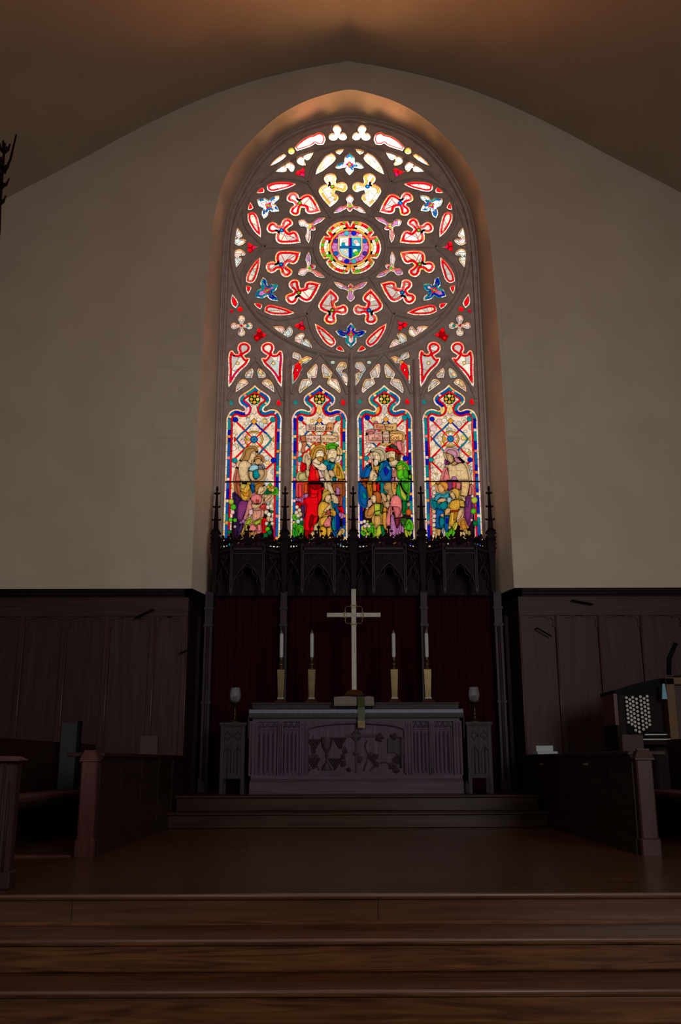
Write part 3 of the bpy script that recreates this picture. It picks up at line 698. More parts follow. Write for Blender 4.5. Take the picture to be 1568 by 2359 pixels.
# first lancet: a mother with a baby, a girl with flowers
fig(G1, [([(330, 1420), (700, 1300), (1000, 1480), (1075, 1900), (1110, 2250), (260, 2250), (300, 1700)], DK),
 ([(410, 740), (430, 900), (460, 990), (350, 990), (390, 800)], (206, 120, 104)),
 ([(430, 650), (500, 600), (560, 600), (650, 660), (655, 700), (600, 760), (620, 960), (650, 990), (470, 990), (430, 900), (412, 760)], (226, 200, 152)),
 ([(560, 400), (620, 365), (700, 360), (745, 395), (750, 430), (700, 430), (660, 470), (640, 540), (600, 600), (540, 590), (470, 610), (530, 520), (545, 450)], (176, 134, 74)),
 ([(660, 450), (720, 412), (748, 432), (745, 480), (757, 522), (735, 535), (730, 560), (700, 590), (668, 590), (660, 640), (640, 660), (590, 620), (630, 550)], SKIN),
 ([(720, 545), (790, 513), (860, 540), (872, 595), (840, 570), (760, 570), (735, 610)], (190, 128, 70)), ([(735, 600), (770, 570), (840, 575), (850, 620), (820, 662), (780, 680), (740, 650)], (226, 184, 132)),
 ([(640, 710), (700, 680), (790, 700), (800, 760), (700, 800), (618, 790)], 'q'), ([(700, 800), (800, 760), (850, 850), (800, 940), (710, 945)], 't'),
 ([(620, 800), (690, 810), (700, 930), (740, 970), (690, 990), (640, 950)], SKIN), ([(800, 690), (850, 690), (892, 760), (800, 765)], (130, 130, 142)),
 ([(790, 770), (880, 770), (915, 800), (912, 880), (860, 960), (780, 992), (760, 962), (830, 900), (800, 830)], (206, 170, 122)),
 ([(370, 1040), (430, 1050), (470, 1330), (420, 1280), (380, 1120)], (176, 96, 62)), ([(340, 1250), (400, 1280), (470, 1340), (430, 1400), (390, 1740), (430, 1900), (380, 2010), (350, 1500)], (52, 28, 76)),
 ([(470, 1060), (620, 1050), (650, 1200), (620, 1310), (540, 1392), (480, 1340), (448, 1180)], 'v'), ([(460, 1050), (575, 1060), (520, 1160), (446, 1140)], (200, 184, 90)), ([(450, 1180), (560, 1230), (630, 1150), (610, 1300), (520, 1280)], 'o'),
 ([(430, 1400), (500, 1370), (600, 1400), (590, 1500), (540, 1600), (480, 1762), (390, 1740), (400, 1500)], 'p'), ([(480, 1762), (560, 1620), (520, 1800), (450, 1880)], 'P'), ([(430, 1880), (500, 1800), (470, 1960), (400, 2010)], (70, 40, 96)),
 ([(600, 1400), (660, 1330), (680, 1560), (590, 1660), (560, 1750), (500, 1740), (560, 1560)], (214, 140, 134)), ([(640, 1080), (710, 1090), (722, 1180), (690, 1212)], 'B'),
 ([(740, 1090), (800, 1043), (870, 1060), (882, 1100), (830, 1110), (800, 1180), (760, 1222), (728, 1160)], (180, 122, 52)), ([(820, 1110), (882, 1098), (912, 1150), (890, 1200), (850, 1205), (830, 1252), (790, 1252), (790, 1180)], SKIN),
 ([(680, 1280), (750, 1250), (830, 1270), (870, 1330), (840, 1420), (760, 1440), (700, 1400), (652, 1360)], 'h'), ([(750, 1360), (810, 1360), (800, 1420), (770, 1432)], 'u'),
 ([(660, 1440), (830, 1440), (880, 1300), (902, 1330), (860, 1460), (740, 1532), (680, 1512)], (226, 184, 140)), ([(920, 1340), (1010, 1260), (1062, 1270), (1040, 1310), (960, 1380), (930, 1422)], (226, 184, 140)),
 ([(830, 1470), (920, 1440), (932, 1520), (850, 1532)], 'u'), ([(700, 1570), (860, 1560), (850, 1680), (800, 1732), (700, 1770), (678, 1720)], (218, 154, 134)), ([(610, 1560), (690, 1540), (690, 1640), (620, 1660)], 'k'),
 ([(710, 1800), (852, 1730), (830, 1800), (760, 1862)], 'l'), ([(560, 1800), (640, 1730), (642, 1800), (580, 1852)], 'l'), ([(600, 1900), (680, 1830), (762, 1900), (740, 1952), (640, 1972)], 'h'), ([(470, 1990), (520, 1870), (545, 1880), (500, 2050)], (190, 150, 84)), ([(545, 1850), (590, 1850), (580, 1930), (545, 1930)], (206, 190, 100)), ([(780, 1830), (850, 1840), (850, 1960), (790, 1970)], 'h'),
 ([(870, 1760), (912, 1760), (922, 1960), (890, 1962)], 'r'), ([(940, 1230), (990, 1180), (1042, 1222), (960, 1240)], 'G'), ([(1080, 1232), (1130, 1150), (1142, 1222)], 'g'), ([(640, 1970), (740, 1970), (700, 2060), (640, 2050)], (180, 130, 80))])
blobs(G1, [(1000, 1110, 36, 'v'), (1062, 1120, 36, 'o'), (1030, 1160, 36, 'v'), (1075, 1172, 32, 'y'), (940, 1290, 34, 's'), (1030, 1070, 30, 'g'), (990, 1500, 44, 'w'), (1045, 1480, 40, 'w'), (955, 1600, 44, 'c'), (1005, 1645, 42, 'w'), (1000, 1730, 50, 's'), (1055, 1740, 40, 'c'), (990, 1430, 34, 'e'), (1060, 1590, 30, 'G'),
 (960, 1820, 38, 'w'), (1070, 1820, 36, 'c'), (1010, 1850, 34, 'G'), (980, 1930, 46, 'g'), (1015, 1990, 46, 'G'), (935, 2050, 48, 'G'), (272, 1395, 52, 'l'), (312, 1500, 56, 'g'), (258, 1750, 42, 'g'), (346, 1755, 38, 'g'), (300, 1600, 42, 'k'), (345, 1880, 28, 'e'), (240, 1990, 46, 'G'), (410, 2180, 26, 's'), (470, 2110, 34, 's'), (450, 2060, 26, 'c'), (668, 2130, 32, 's'), (700, 2090, 24, 's')])
strokes(G1, [[(430, 800), (480, 760), (520, 790)], [(430, 880), (520, 930)], [(560, 980), (520, 900), (600, 800)], [(560, 620), (600, 760)], [(600, 1080), (560, 1200)], [(540, 1100), (500, 1260), (540, 1330)], [(450, 1500), (560, 1480)], [(430, 1600), (540, 1590)], [(760, 1290), (770, 1360)], [(720, 1600), (710, 1750)], [(770, 1580), (760, 1720)], [(820, 1330), (790, 1420)], [(600, 380), (570, 560)], [(660, 370), (600, 520)]])
strokes(G1, [[(690, 446), (722, 448)], [(712, 535), (742, 532)], [(772, 600), (790, 600)], [(812, 598), (830, 602)], [(796, 612), (792, 632), (802, 634)], [(785, 652), (812, 652)], [(850, 1118), (876, 1118)], [(872, 1175), (892, 1178)]], .005, (80, 46, 24), .85)
eyes(G1, [(700, 462), (775, 610), (820, 606), (862, 1130)])
# second lancet: a teacher in a red mantle, a bearded companion, a boy in gold
fig(G2, [([(330, 1440), (420, 1400), (900, 1500), (1140, 1560), (1110, 2250), (250, 2250), (300, 1700)], DK),
 ([(345, 120), (440, 105), (482, 220), (370, 238)], (192, 112, 74)), ([(445, 103), (740, 108), (750, 242), (470, 236)], (240, 196, 178)), ([(745, 108), (960, 100), (1052, 130), (1082, 170), (1042, 242), (758, 238)], (236, 206, 158)), ([(960, 100), (985, 60), (1070, 68), (1084, 110), (1050, 130)], 's'), ([(370, 238), (470, 236), (472, 300), (440, 340), (442, 420), (390, 462), (358, 430), (380, 330), (380, 280)], (206, 124, 92))])
fig(A2, [([(495, 2018), (700, 2018), (700, 2152), (505, 2152)], (238, 200, 184)), ([(710, 2018), (945, 2012), (910, 2152), (710, 2152)], (238, 216, 186)), ([(945, 2010), (985, 1970), (1102, 1985), (1080, 2172), (915, 2152)], (214, 142, 92))])
hc = gx(G2, [(715, 430)])[0]; disc(hc, .150, 'v', .008)
for a0, c in ((60, 'y'), (100, 'O'), (140, 'y'), (185, 'O'), (225, 'y'), (15, 'y'), (-25, 'h')):
    fill([hc+r*np.array((math.cos(math.radians(a0+t)), math.sin(math.radians(a0+t)))) for r, t in ((.150, -18), (.153, 0), (.150, 18), (.105, 18), (.105, -18))], c, .006)
fig(G2, [([(890, 320), (960, 298), (1052, 320), (1030, 372), (900, 372)], 'g'), ([(1060, 340), (1122, 420), (1112, 492), (1070, 480)], 'y'), ([(1060, 510), (1112, 510), (1102, 570), (1030, 622), (1008, 600)], 'c'), ([(800, 510), (850, 500), (850, 560), (800, 560)], 'o'),
 ([(790, 640), (860, 590), (920, 690), (1010, 640), (1022, 720), (940, 785), (880, 792), (840, 700)], 't'), ([(868, 690), (940, 700), (930, 780), (878, 782)], 'B'), ([(890, 430), (920, 380), (1000, 368), (1055, 410), (1062, 480), (1040, 580), (990, 632), (930, 612), (878, 560)], (230, 208, 164)), ([(900, 570), (960, 545), (1030, 562), (1000, 628), (950, 622)], (216, 200, 166)),
 ([(1020, 660), (1080, 690), (1150, 860), (1172, 960), (1060, 942), (1030, 880), (988, 800), (1010, 700)], 'v'), ([(1060, 700), (1100, 740), (1110, 900), (1060, 880)], 'V'), ([(890, 790), (960, 788), (1022, 860), (1010, 912), (940, 912), (900, 850)], (206, 176, 130)), ([(1000, 930), (1040, 930), (1040, 990), (990, 990)], 't'), ([(1045, 930), (1085, 950), (1075, 992), (1045, 990)], 'k'), ([(1090, 960), (1175, 970), (1180, 992), (1085, 992)], 'V'),
 ([(440, 560), (460, 488), (482, 490), (502, 580), (530, 558), (552, 560), (552, 650), (520, 700), (522, 800), (470, 762), (470, 690), (438, 620)], (226, 196, 152)), ([(455, 770), (522, 792), (522, 900), (460, 902)], 's'), ([(310, 930), (340, 850), (450, 830), (462, 960), (340, 990)], (194, 184, 122)), ([(395, 700), (440, 660), (465, 700), (440, 780), (395, 810)], 'r'),
 ([(560, 640), (600, 690), (680, 780), (722, 890), (722, 990), (540, 990), (520, 860), (540, 760)], 'r'), ([(560, 640), (620, 690), (660, 780), (600, 760)], 'u'), ([(640, 760), (690, 800), (715, 960), (660, 940)], (232, 60, 26)), ([(570, 620), (640, 650), (720, 682), (770, 640), (840, 690), (866, 740), (820, 792), (740, 792), (680, 752), (600, 682)], (234, 216, 182)), ([(690, 770), (740, 800), (802, 922), (740, 942), (708, 860)], 'k'), ([(730, 950), (800, 940), (830, 990), (735, 990)], 'k'), ([(820, 792), (862, 760), (900, 850), (942, 992), (850, 985), (822, 860)], (222, 204, 164)),
 ([(600, 590), (660, 540), (700, 600), (742, 632), (720, 682), (640, 652), (580, 622)], (236, 216, 176)), ([(600, 480), (640, 380), (720, 335), (800, 358), (826, 420), (815, 460), (780, 400), (700, 400), (660, 450), (650, 520), (610, 572), (572, 592)], (204, 152, 62)), ([(658, 450), (700, 405), (780, 405), (808, 470), (790, 560), (740, 602), (690, 572), (652, 520)], (238, 220, 182)), ([(668, 555), (710, 522), (792, 530), (782, 582), (740, 618), (700, 602)], (198, 144, 66)),
 ([(310, 1060), (370, 1050), (382, 1300), (308, 1312)], 'u'), ([(430, 1050), (492, 1050), (492, 1230), (418, 1242)], (232, 84, 32)), ([(490, 1060), (540, 1060), (560, 1280), (500, 1290)], 'R'), ([(540, 1060), (762, 1060), (762, 1330), (690, 1500), (692, 1720), (560, 2010), (440, 2070), (440, 1700), (470, 1480), (438, 1420), (440, 1330), (530, 1290)], 'r'), ([(530, 1060), (760, 1060), (750, 1130), (600, 1162)], 'R'), ([(690, 1180), (760, 1180), (760, 1330), (690, 1460)], 'r'), ([(540, 1250), (680, 1240), (660, 1310), (550, 1320)], (240, 20, 20)), ([(560, 1640), (640, 1680), (540, 1960), (510, 1840)], 'R'), ([(620, 1700), (700, 1680), (660, 1800), (590, 1900)], 'r'), ([(440, 1950), (560, 1960), (480, 2075), (440, 2060)], (170, 6, 10)),
 ([(430, 1240), (500, 1240), (502, 1300), (430, 1332)], 'P'), ([(300, 1330), (382, 1340), (372, 1392), (310, 1392)], 'P'), ([(310, 1400), (370, 1440), (340, 1490), (310, 1470)], 'r'), ([(370, 1480), (420, 1480), (430, 1700), (390, 1700)], (90, 50, 100)), ([(860, 1030), (920, 1050), (1002, 1200), (992, 1242), (930, 1242), (880, 1150)], (222, 200, 156)), ([(970, 1050), (1172, 1040), (1172, 1262), (1080, 1262), (1030, 1200), (990, 1180)], (156, 84, 40)), ([(1040, 1100), (1112, 1140), (1112, 1262), (1040, 1262)], 'P'), ([(1060, 1270), (1112, 1290), (1112, 1452), (1080, 1400)], (178, 74, 52)),
 ([(970, 1400), (1052, 1442), (1052, 1542), (990, 1502)], 't'), ([(1000, 1430), (1080, 1450), (1100, 1600), (1112, 1900), (1040, 2040), (990, 1962), (980, 1700), (1030, 1600)], 'B'), ([(1050, 1600), (1100, 1700), (1105, 1880), (1050, 1980)], 'b'), ([(970, 1740), (1010, 1700), (1030, 1980), (980, 1940)], 't'), ([(940, 1250), (1010, 1260), (1082, 1330), (1087, 1440), (1040, 1432), (1000, 1422), (960, 1330)], (226, 200, 156)), ([(1100, 1600), (1152, 1640), (1130, 1700), (1100, 1680)], 'P'), ([(1070, 2040), (1120, 1950), (1170, 1960), (1110, 2090)], (214, 178, 110)), ([(1060, 1470), (1150, 1560), (1150, 1600), (1070, 1520)], 'r'),
 ([(720, 1430), (790, 1390), (880, 1430), (942, 1472), (900, 1560), (1022, 1570), (1042, 1650), (990, 1692), (960, 1602), (860, 1602), (780, 1632), (770, 1702), (710, 1692), (693, 1560)], 'v'), ([(780, 1250), (830, 1195), (900, 1188), (942, 1240), (880, 1260), (830, 1310), (800, 1392), (773, 1330)], (208, 172, 74)), ([(828, 1320), (880, 1255), (930, 1270), (942, 1330), (900, 1392), (880, 1422), (840, 1392)], (228, 192, 142)),
 ([(790, 1592), (860, 1500), (920, 1440), (952, 1470), (930, 1522), (850, 1592)], (230, 196, 146)), ([(740, 1730), (870, 1680), (882, 1750), (800, 1852), (740, 1862)], 'v'), ([(860, 1560), (930, 1560), (930, 1620), (860, 1620)], (190, 90, 70)), ([(800, 1832), (880, 1700), (932, 1750), (942, 1872), (830, 1882)], 'h'), ([(740, 1890), (800, 1880), (852, 1920), (852, 2060), (770, 2070), (738, 1960)], (222, 170, 50)), ([(868, 1900), (952, 1900), (932, 2070), (868, 2070)], 'v'), ([(620, 1850), (700, 1800), (690, 1960), (610, 1990)], (190, 170, 120)), ([(540, 2030), (600, 1960), (620, 2030), (560, 2090)], 's'),
 ([(240, 1680), (312, 1702), (302, 1742), (238, 1702)], 'g'), ([(250, 1850), (300, 1960), (352, 2080), (270, 2070)], 'g'), ([(340, 1880), (392, 1900), (380, 2060), (328, 2030)], 'g'), ([(340, 1740), (400, 1780), (390, 1830), (345, 1800)], 'G'), ([(245, 1930), (290, 1990), (300, 2080), (250, 2060)], (40, 170, 40))])
blobs(G2, [(283, 1500, 36, 'w'), (330, 1560, 36, 'c'), (275, 1610, 42, 'c'), (345, 1640, 44, 's'), (305, 1665, 38, 'c'), (305, 1780, 42, 'f'), (370, 1740, 30, 'f'), (520, 2160, 36, 's'), (575, 2130, 30, 's'), (780, 2140, 36, 's'), (770, 2180, 24, 'c'), (1090, 2080, 34, 's'), (1090, 2210, 22, 'c'), (280, 2180, 18, 'm')])
strokes(G2, [[(560, 1460), (640, 1560), (670, 1700)], [(460, 1440), (600, 1430), (680, 1440)], [(540, 1330), (600, 1410)], [(470, 1520), (480, 1660)], [(450, 1690), (540, 1690)], [(620, 1080), (640, 1200)], [(740, 800), (780, 900)], [(850, 830), (920, 900)], [(860, 900), (930, 960)], [(740, 1450), (760, 1600)], [(820, 1450), (830, 1520)], [(760, 1760), (860, 1740)], [(890, 1740), (860, 1860)], [(900, 1130), (960, 1110)], [(700, 690), (760, 720), (820, 700)], [(580, 760), (600, 960)], [(640, 850), (650, 960)], [(470, 500), (480, 600)], [(1020, 1340), (1050, 1420)], [(985, 1330), (1010, 1410)]])
strokes(G2, [[(688, 442), (722, 440)], [(752, 438), (785, 438)], [(740, 455), (730, 508), (750, 512)], [(705, 532), (770, 532)], [(722, 556), (758, 556)], [(912, 446), (948, 446)], [(985, 444), (1020, 440)], [(968, 455), (960, 508), (982, 512)], [(930, 538), (1010, 540)], [(945, 552), (990, 552)], [(905, 392), (1040, 400)], [(880, 1268), (908, 1266)], [(895, 1335), (925, 1338)]], .005, (80, 46, 24), .85)
eyes(G2, [(705, 455), (770, 450), (930, 460), (1005, 455), (895, 1280)])
# third lancet: an elder with a staff, a man in a red turban, a boy and a woman praying
fig(A3, [([(570, 1950), (640, 1943), (652, 1992), (560, 1992)], 'h'), ([(560, 1990), (770, 2000), (812, 2122), (548, 2122)], (228, 156, 118)), ([(785, 2000), (1052, 1988), (1052, 2132), (828, 2132)], (228, 184, 116)), ([(960, 2130), (1052, 2130), (1040, 2192), (970, 2192)], 's')])
fig(G3, [([(330, 1500), (700, 1300), (1180, 1500), (1190, 2250), (240, 2250), (300, 1800)], DK),
 ([(410, 40), (490, 38), (502, 85), (400, 88)], 'h'), ([(400, 83), (670, 78), (682, 212), (410, 212)], (230, 170, 152)), ([(675, 83), (815, 83), (812, 212), (690, 212)], (234, 196, 170)), ([(825, 80), (1062, 83), (1077, 130), (1062, 212), (825, 212)], (228, 176, 108)), ([(960, 220), (1042, 220), (1042, 290), (1062, 400), (1010, 422), (948, 300)], 'h'),
 ([(950, 690), (1000, 640), (1090, 660), (1160, 750), (1192, 900), (1180, 990), (1060, 990), (960, 900), (958, 780)], 'g'), ([(960, 700), (1060, 670), (1080, 760), (980, 800)], 'l'), ([(1090, 740), (1170, 800), (1180, 960), (1080, 900)], (60, 170, 30)), ([(1070, 790), (1110, 700), (1120, 760)], 'y'), ([(1040, 940), (1170, 940), (1100, 990), (1050, 990)], (60, 180, 60)), ([(850, 730), (942, 760), (962, 922), (868, 922)], (178, 118, 98)), ([(860, 735), (920, 740), (900, 830)], 'k'), ([(930, 920), (975, 920), (970, 990), (925, 985)], 'k'), ([(870, 930), (915, 930), (910, 985), (865, 985)], 'P'), ([(830, 612), (930, 570), (982, 622), (940, 692), (850, 692)], (228, 204, 158)),
 ([(785, 430), (860, 410), (930, 430), (962, 490), (930, 560), (880, 602), (820, 592), (788, 520)], (234, 212, 168)), ([(800, 560), (850, 532), (902, 550), (880, 606), (820, 604)], (204, 154, 84)), ([(930, 440), (987, 470), (972, 602), (930, 560)], (104, 66, 34)), ([(780, 402), (800, 360), (880, 358), (960, 390), (1002, 430), (980, 472), (920, 412), (780, 422)], 'r'), ([(830, 350), (900, 328), (972, 350), (972, 387), (880, 360)], (70, 90, 66)),
 ([(640, 650), (720, 620), (800, 680), (862, 780), (852, 920), (820, 990), (640, 990), (598, 900), (610, 760)], 'B'), ([(700, 760), (760, 700), (800, 820), (740, 900)], 'b'), ([(740, 690), (820, 720), (840, 800), (780, 760)], 'T'), ([(640, 650), (700, 620), (692, 720), (640, 822), (598, 802)], 't'), ([(310, 922), (400, 720), (472, 690), (452, 800), (440, 900), (308, 942)], 'B'), ([(400, 730), (470, 690), (450, 780)], 't'), ([(510, 710), (622, 700), (592, 862), (540, 782)], 'v'), ([(545, 790), (600, 780), (585, 870)], 'o'), ([(590, 900), (640, 910), (650, 990), (600, 985)], 't'),
 ([(480, 430), (560, 383), (640, 388), (702, 450), (717, 560), (660, 622), (640, 560), (620, 470), (560, 430)], (208, 192, 152)), ([(478, 440), (560, 430), (620, 480), (642, 560), (600, 642), (560, 702), (520, 702), (520, 590), (498, 520)], (232, 212, 168)), ([(518, 575), (590, 570), (602, 640), (560, 704), (518, 692)], (238, 228, 204)), ([(455, 800), (490, 773), (530, 810), (582, 900), (560, 932), (510, 870), (502, 962), (430, 985), (428, 900)], (226, 200, 156)), ([(298, 990), (310, 950), (402, 950), (402, 990)], 'O'),
 ([(370, 1050), (480, 1050), (482, 1250), (450, 1332), (398, 1220)], 'V'), ([(490, 1050), (562, 1060), (560, 1190), (498, 1202)], (222, 96, 34)), ([(560, 1060), (622, 1070), (617, 1202), (580, 1202)], 'r'), ([(420, 1060), (470, 1060), (450, 1200)], 'o'), ([(640, 1030), (722, 1050), (700, 1200), (762, 1252), (640, 1222)], 't'), ([(300, 1060), (370, 1050), (365, 1130), (310, 1100)], (160, 80, 40)), ([(240, 1060), (330, 1100), (382, 1300), (370, 1482), (290, 1452), (238, 1300)], 'B'), ([(300, 1180), (370, 1280), (360, 1350), (300, 1330)], 't'),
 ([(950, 1130), (1010, 1040), (1090, 1200), (1162, 1300), (1130, 1402), (1040, 1352), (948, 1250)], (36, 150, 60)), ([(1010, 1050), (1070, 1180), (1150, 1300), (1120, 1380), (1050, 1300)], 'l'), ([(1080, 1030), (1182, 1030), (1172, 1202), (1100, 1132)], (70, 170, 40)), ([(1060, 1382), (1140, 1392), (1120, 1602), (1068, 1602)], 'G'),
 ([(860, 1040), (962, 1040), (952, 1160), (930, 1272), (858, 1262)], (216, 164, 88)), ([(900, 1050), (950, 1050), (940, 1150), (900, 1140)], 'o'), ([(720, 1060), (780, 1023), (852, 1040), (862, 1170), (892, 1260), (830, 1352), (780, 1302), (790, 1180), (740, 1172), (703, 1140)], (176, 140, 88)), ([(760, 1260), (830, 1270), (820, 1380), (780, 1360)], 's'), ([(640, 1230), (670, 1218), (762, 1310), (752, 1402), (700, 1382), (660, 1290)], (206, 168, 122)), ([(720, 1420), (780, 1388), (822, 1450), (780, 1532), (738, 1480)], (226, 184, 140)),
 ([(690, 1602), (760, 1600), (752, 1960), (698, 1880)], (218, 156, 66)), ([(700, 1500), (760, 1530), (750, 1600), (690, 1590)], 'o'), ([(850, 1330), (900, 1278), (980, 1278), (1042, 1360), (1042, 1600), (1000, 1702), (930, 1722), (880, 1500), (840, 1480), (832, 1660), (832, 1902), (760, 1892), (748, 1760), (790, 1560), (830, 1440)], 'h'), ([(880, 1490), (1000, 1500), (1030, 1600), (980, 1700), (930, 1710)], (206, 104, 110)), ([(920, 1730), (1010, 1710), (990, 1850), (940, 1900)], (120, 40, 56)), ([(840, 1682), (890, 1680), (942, 2010), (880, 2060), (838, 1900)], 'P'),
 ([(450, 1500), (520, 1440), (542, 1560), (440, 1672), (388, 1672), (388, 1602)], (196, 136, 66)), ([(520, 1440), (632, 1430), (642, 1562), (530, 1582)], 'l'), ([(640, 1440), (690, 1460), (680, 1620), (640, 1600)], (70, 90, 30)), ([(530, 1590), (642, 1570), (632, 1642), (540, 1652)], (170, 196, 70)), ([(525, 1670), (642, 1680), (642, 1832), (560, 1910), (518, 1800)], (210, 166, 88)), ([(490, 1250), (550, 1198), (622, 1220), (652, 1300), (632, 1422), (570, 1422), (550, 1330), (530, 1270)], (196, 104, 42)), ([(480, 1272), (540, 1280), (557, 1340), (545, 1402), (500, 1432), (480, 1370), (453, 1330)], (236, 204, 156)), ([(390, 1390), (470, 1410), (482, 1440), (400, 1522)], (230, 196, 178)),
 ([(560, 1960), (600, 1860), (662, 1860), (652, 2050), (558, 2070)], 'l'), ([(640, 1870), (700, 1860), (720, 1980), (670, 2040)], 'G'), ([(460, 1850), (500, 1850), (490, 2040), (455, 2050)], 'g'), ([(300, 1990), (380, 1930), (392, 1960), (320, 2020)], 'g'), ([(310, 1900), (370, 1940), (380, 2010), (320, 1960)], 'l'), ([(1150, 1850), (1200, 1780), (1240, 1880), (1200, 1960), (1150, 1930)], 'g'), ([(1150, 1960), (1210, 1980), (1180, 2080)], 'l'), ([(1040, 1760), (1110, 1760), (1110, 1850), (1060, 1850)], (60, 110, 40)), ([(1020, 1840), (1050, 1840), (1045, 1980), (1020, 1970)], 'P')])
line(gx(G3, [(492, 740), (482, 650), (480, 592), (450, 568), (412, 590), (402, 630)]), .030, 'z'); line(gx(G3, [(492, 740), (482, 650), (480, 592), (450, 568), (412, 590), (402, 630)]), .020, (214, 140, 120))
blobs(G3, [(1190, 1600, 60, 'O'), (1190, 1450, 36, 's'), (330, 1780, 34, 'w'), (380, 1850, 44, 'c'), (340, 1870, 34, 'k'), (420, 1870, 34, 'c'), (390, 1780, 26, 'l'), (380, 2075, 30, 'e'), (640, 2170, 30, 's'), (700, 2140, 30, 'h'), (905, 2170, 42, 'o'), (780, 2050, 24, 's'), (825, 2050, 24, 's'), (440, 2170, 16, 'q'), (255, 2240, 24, 'B'), (1310, 2230, 18, 'w')])
strokes(G3, [[(560, 440), (520, 560)], [(580, 480), (600, 560)], [(540, 600), (545, 690)], [(565, 600), (565, 690)], [(620, 420), (690, 560)], [(660, 700), (640, 960)], [(800, 760), (700, 960)], [(1000, 700), (980, 880)], [(1120, 800), (1020, 920)], [(930, 1300), (860, 1420)], [(960, 1500), (930, 1680)], [(1000, 1520), (980, 1660)], [(800, 1480), (780, 1860)], [(570, 1450), (575, 1560)], [(610, 1450), (605, 1560)], [(900, 1140), (880, 1250)], [(460, 830), (520, 820)], [(440, 930), (500, 920)], [(680, 1240), (740, 1330)], [(560, 1220), (620, 1330), (600, 1400)], [(1060, 1100), (1130, 1300)], [(1090, 1420), (1090, 1580)]])
strokes(G3, [[(505, 492), (538, 490)], [(565, 488), (598, 486)], [(545, 500), (530, 552), (550, 556)], [(528, 572), (585, 570)], [(802, 452), (832, 452)], [(865, 448), (900, 450)], [(846, 462), (836, 516), (856, 520)], [(822, 536), (880, 536)], [(840, 552), (868, 552)], [(725, 1072), (752, 1070)], [(718, 1120), (740, 1125)], [(475, 1292), (500, 1290)], [(468, 1345), (490, 1350)]], .005, (80, 46, 24), .85)
eyes(G3, [(520, 505), (580, 500), (815, 465), (880, 462), (740, 1085), (485, 1305)])
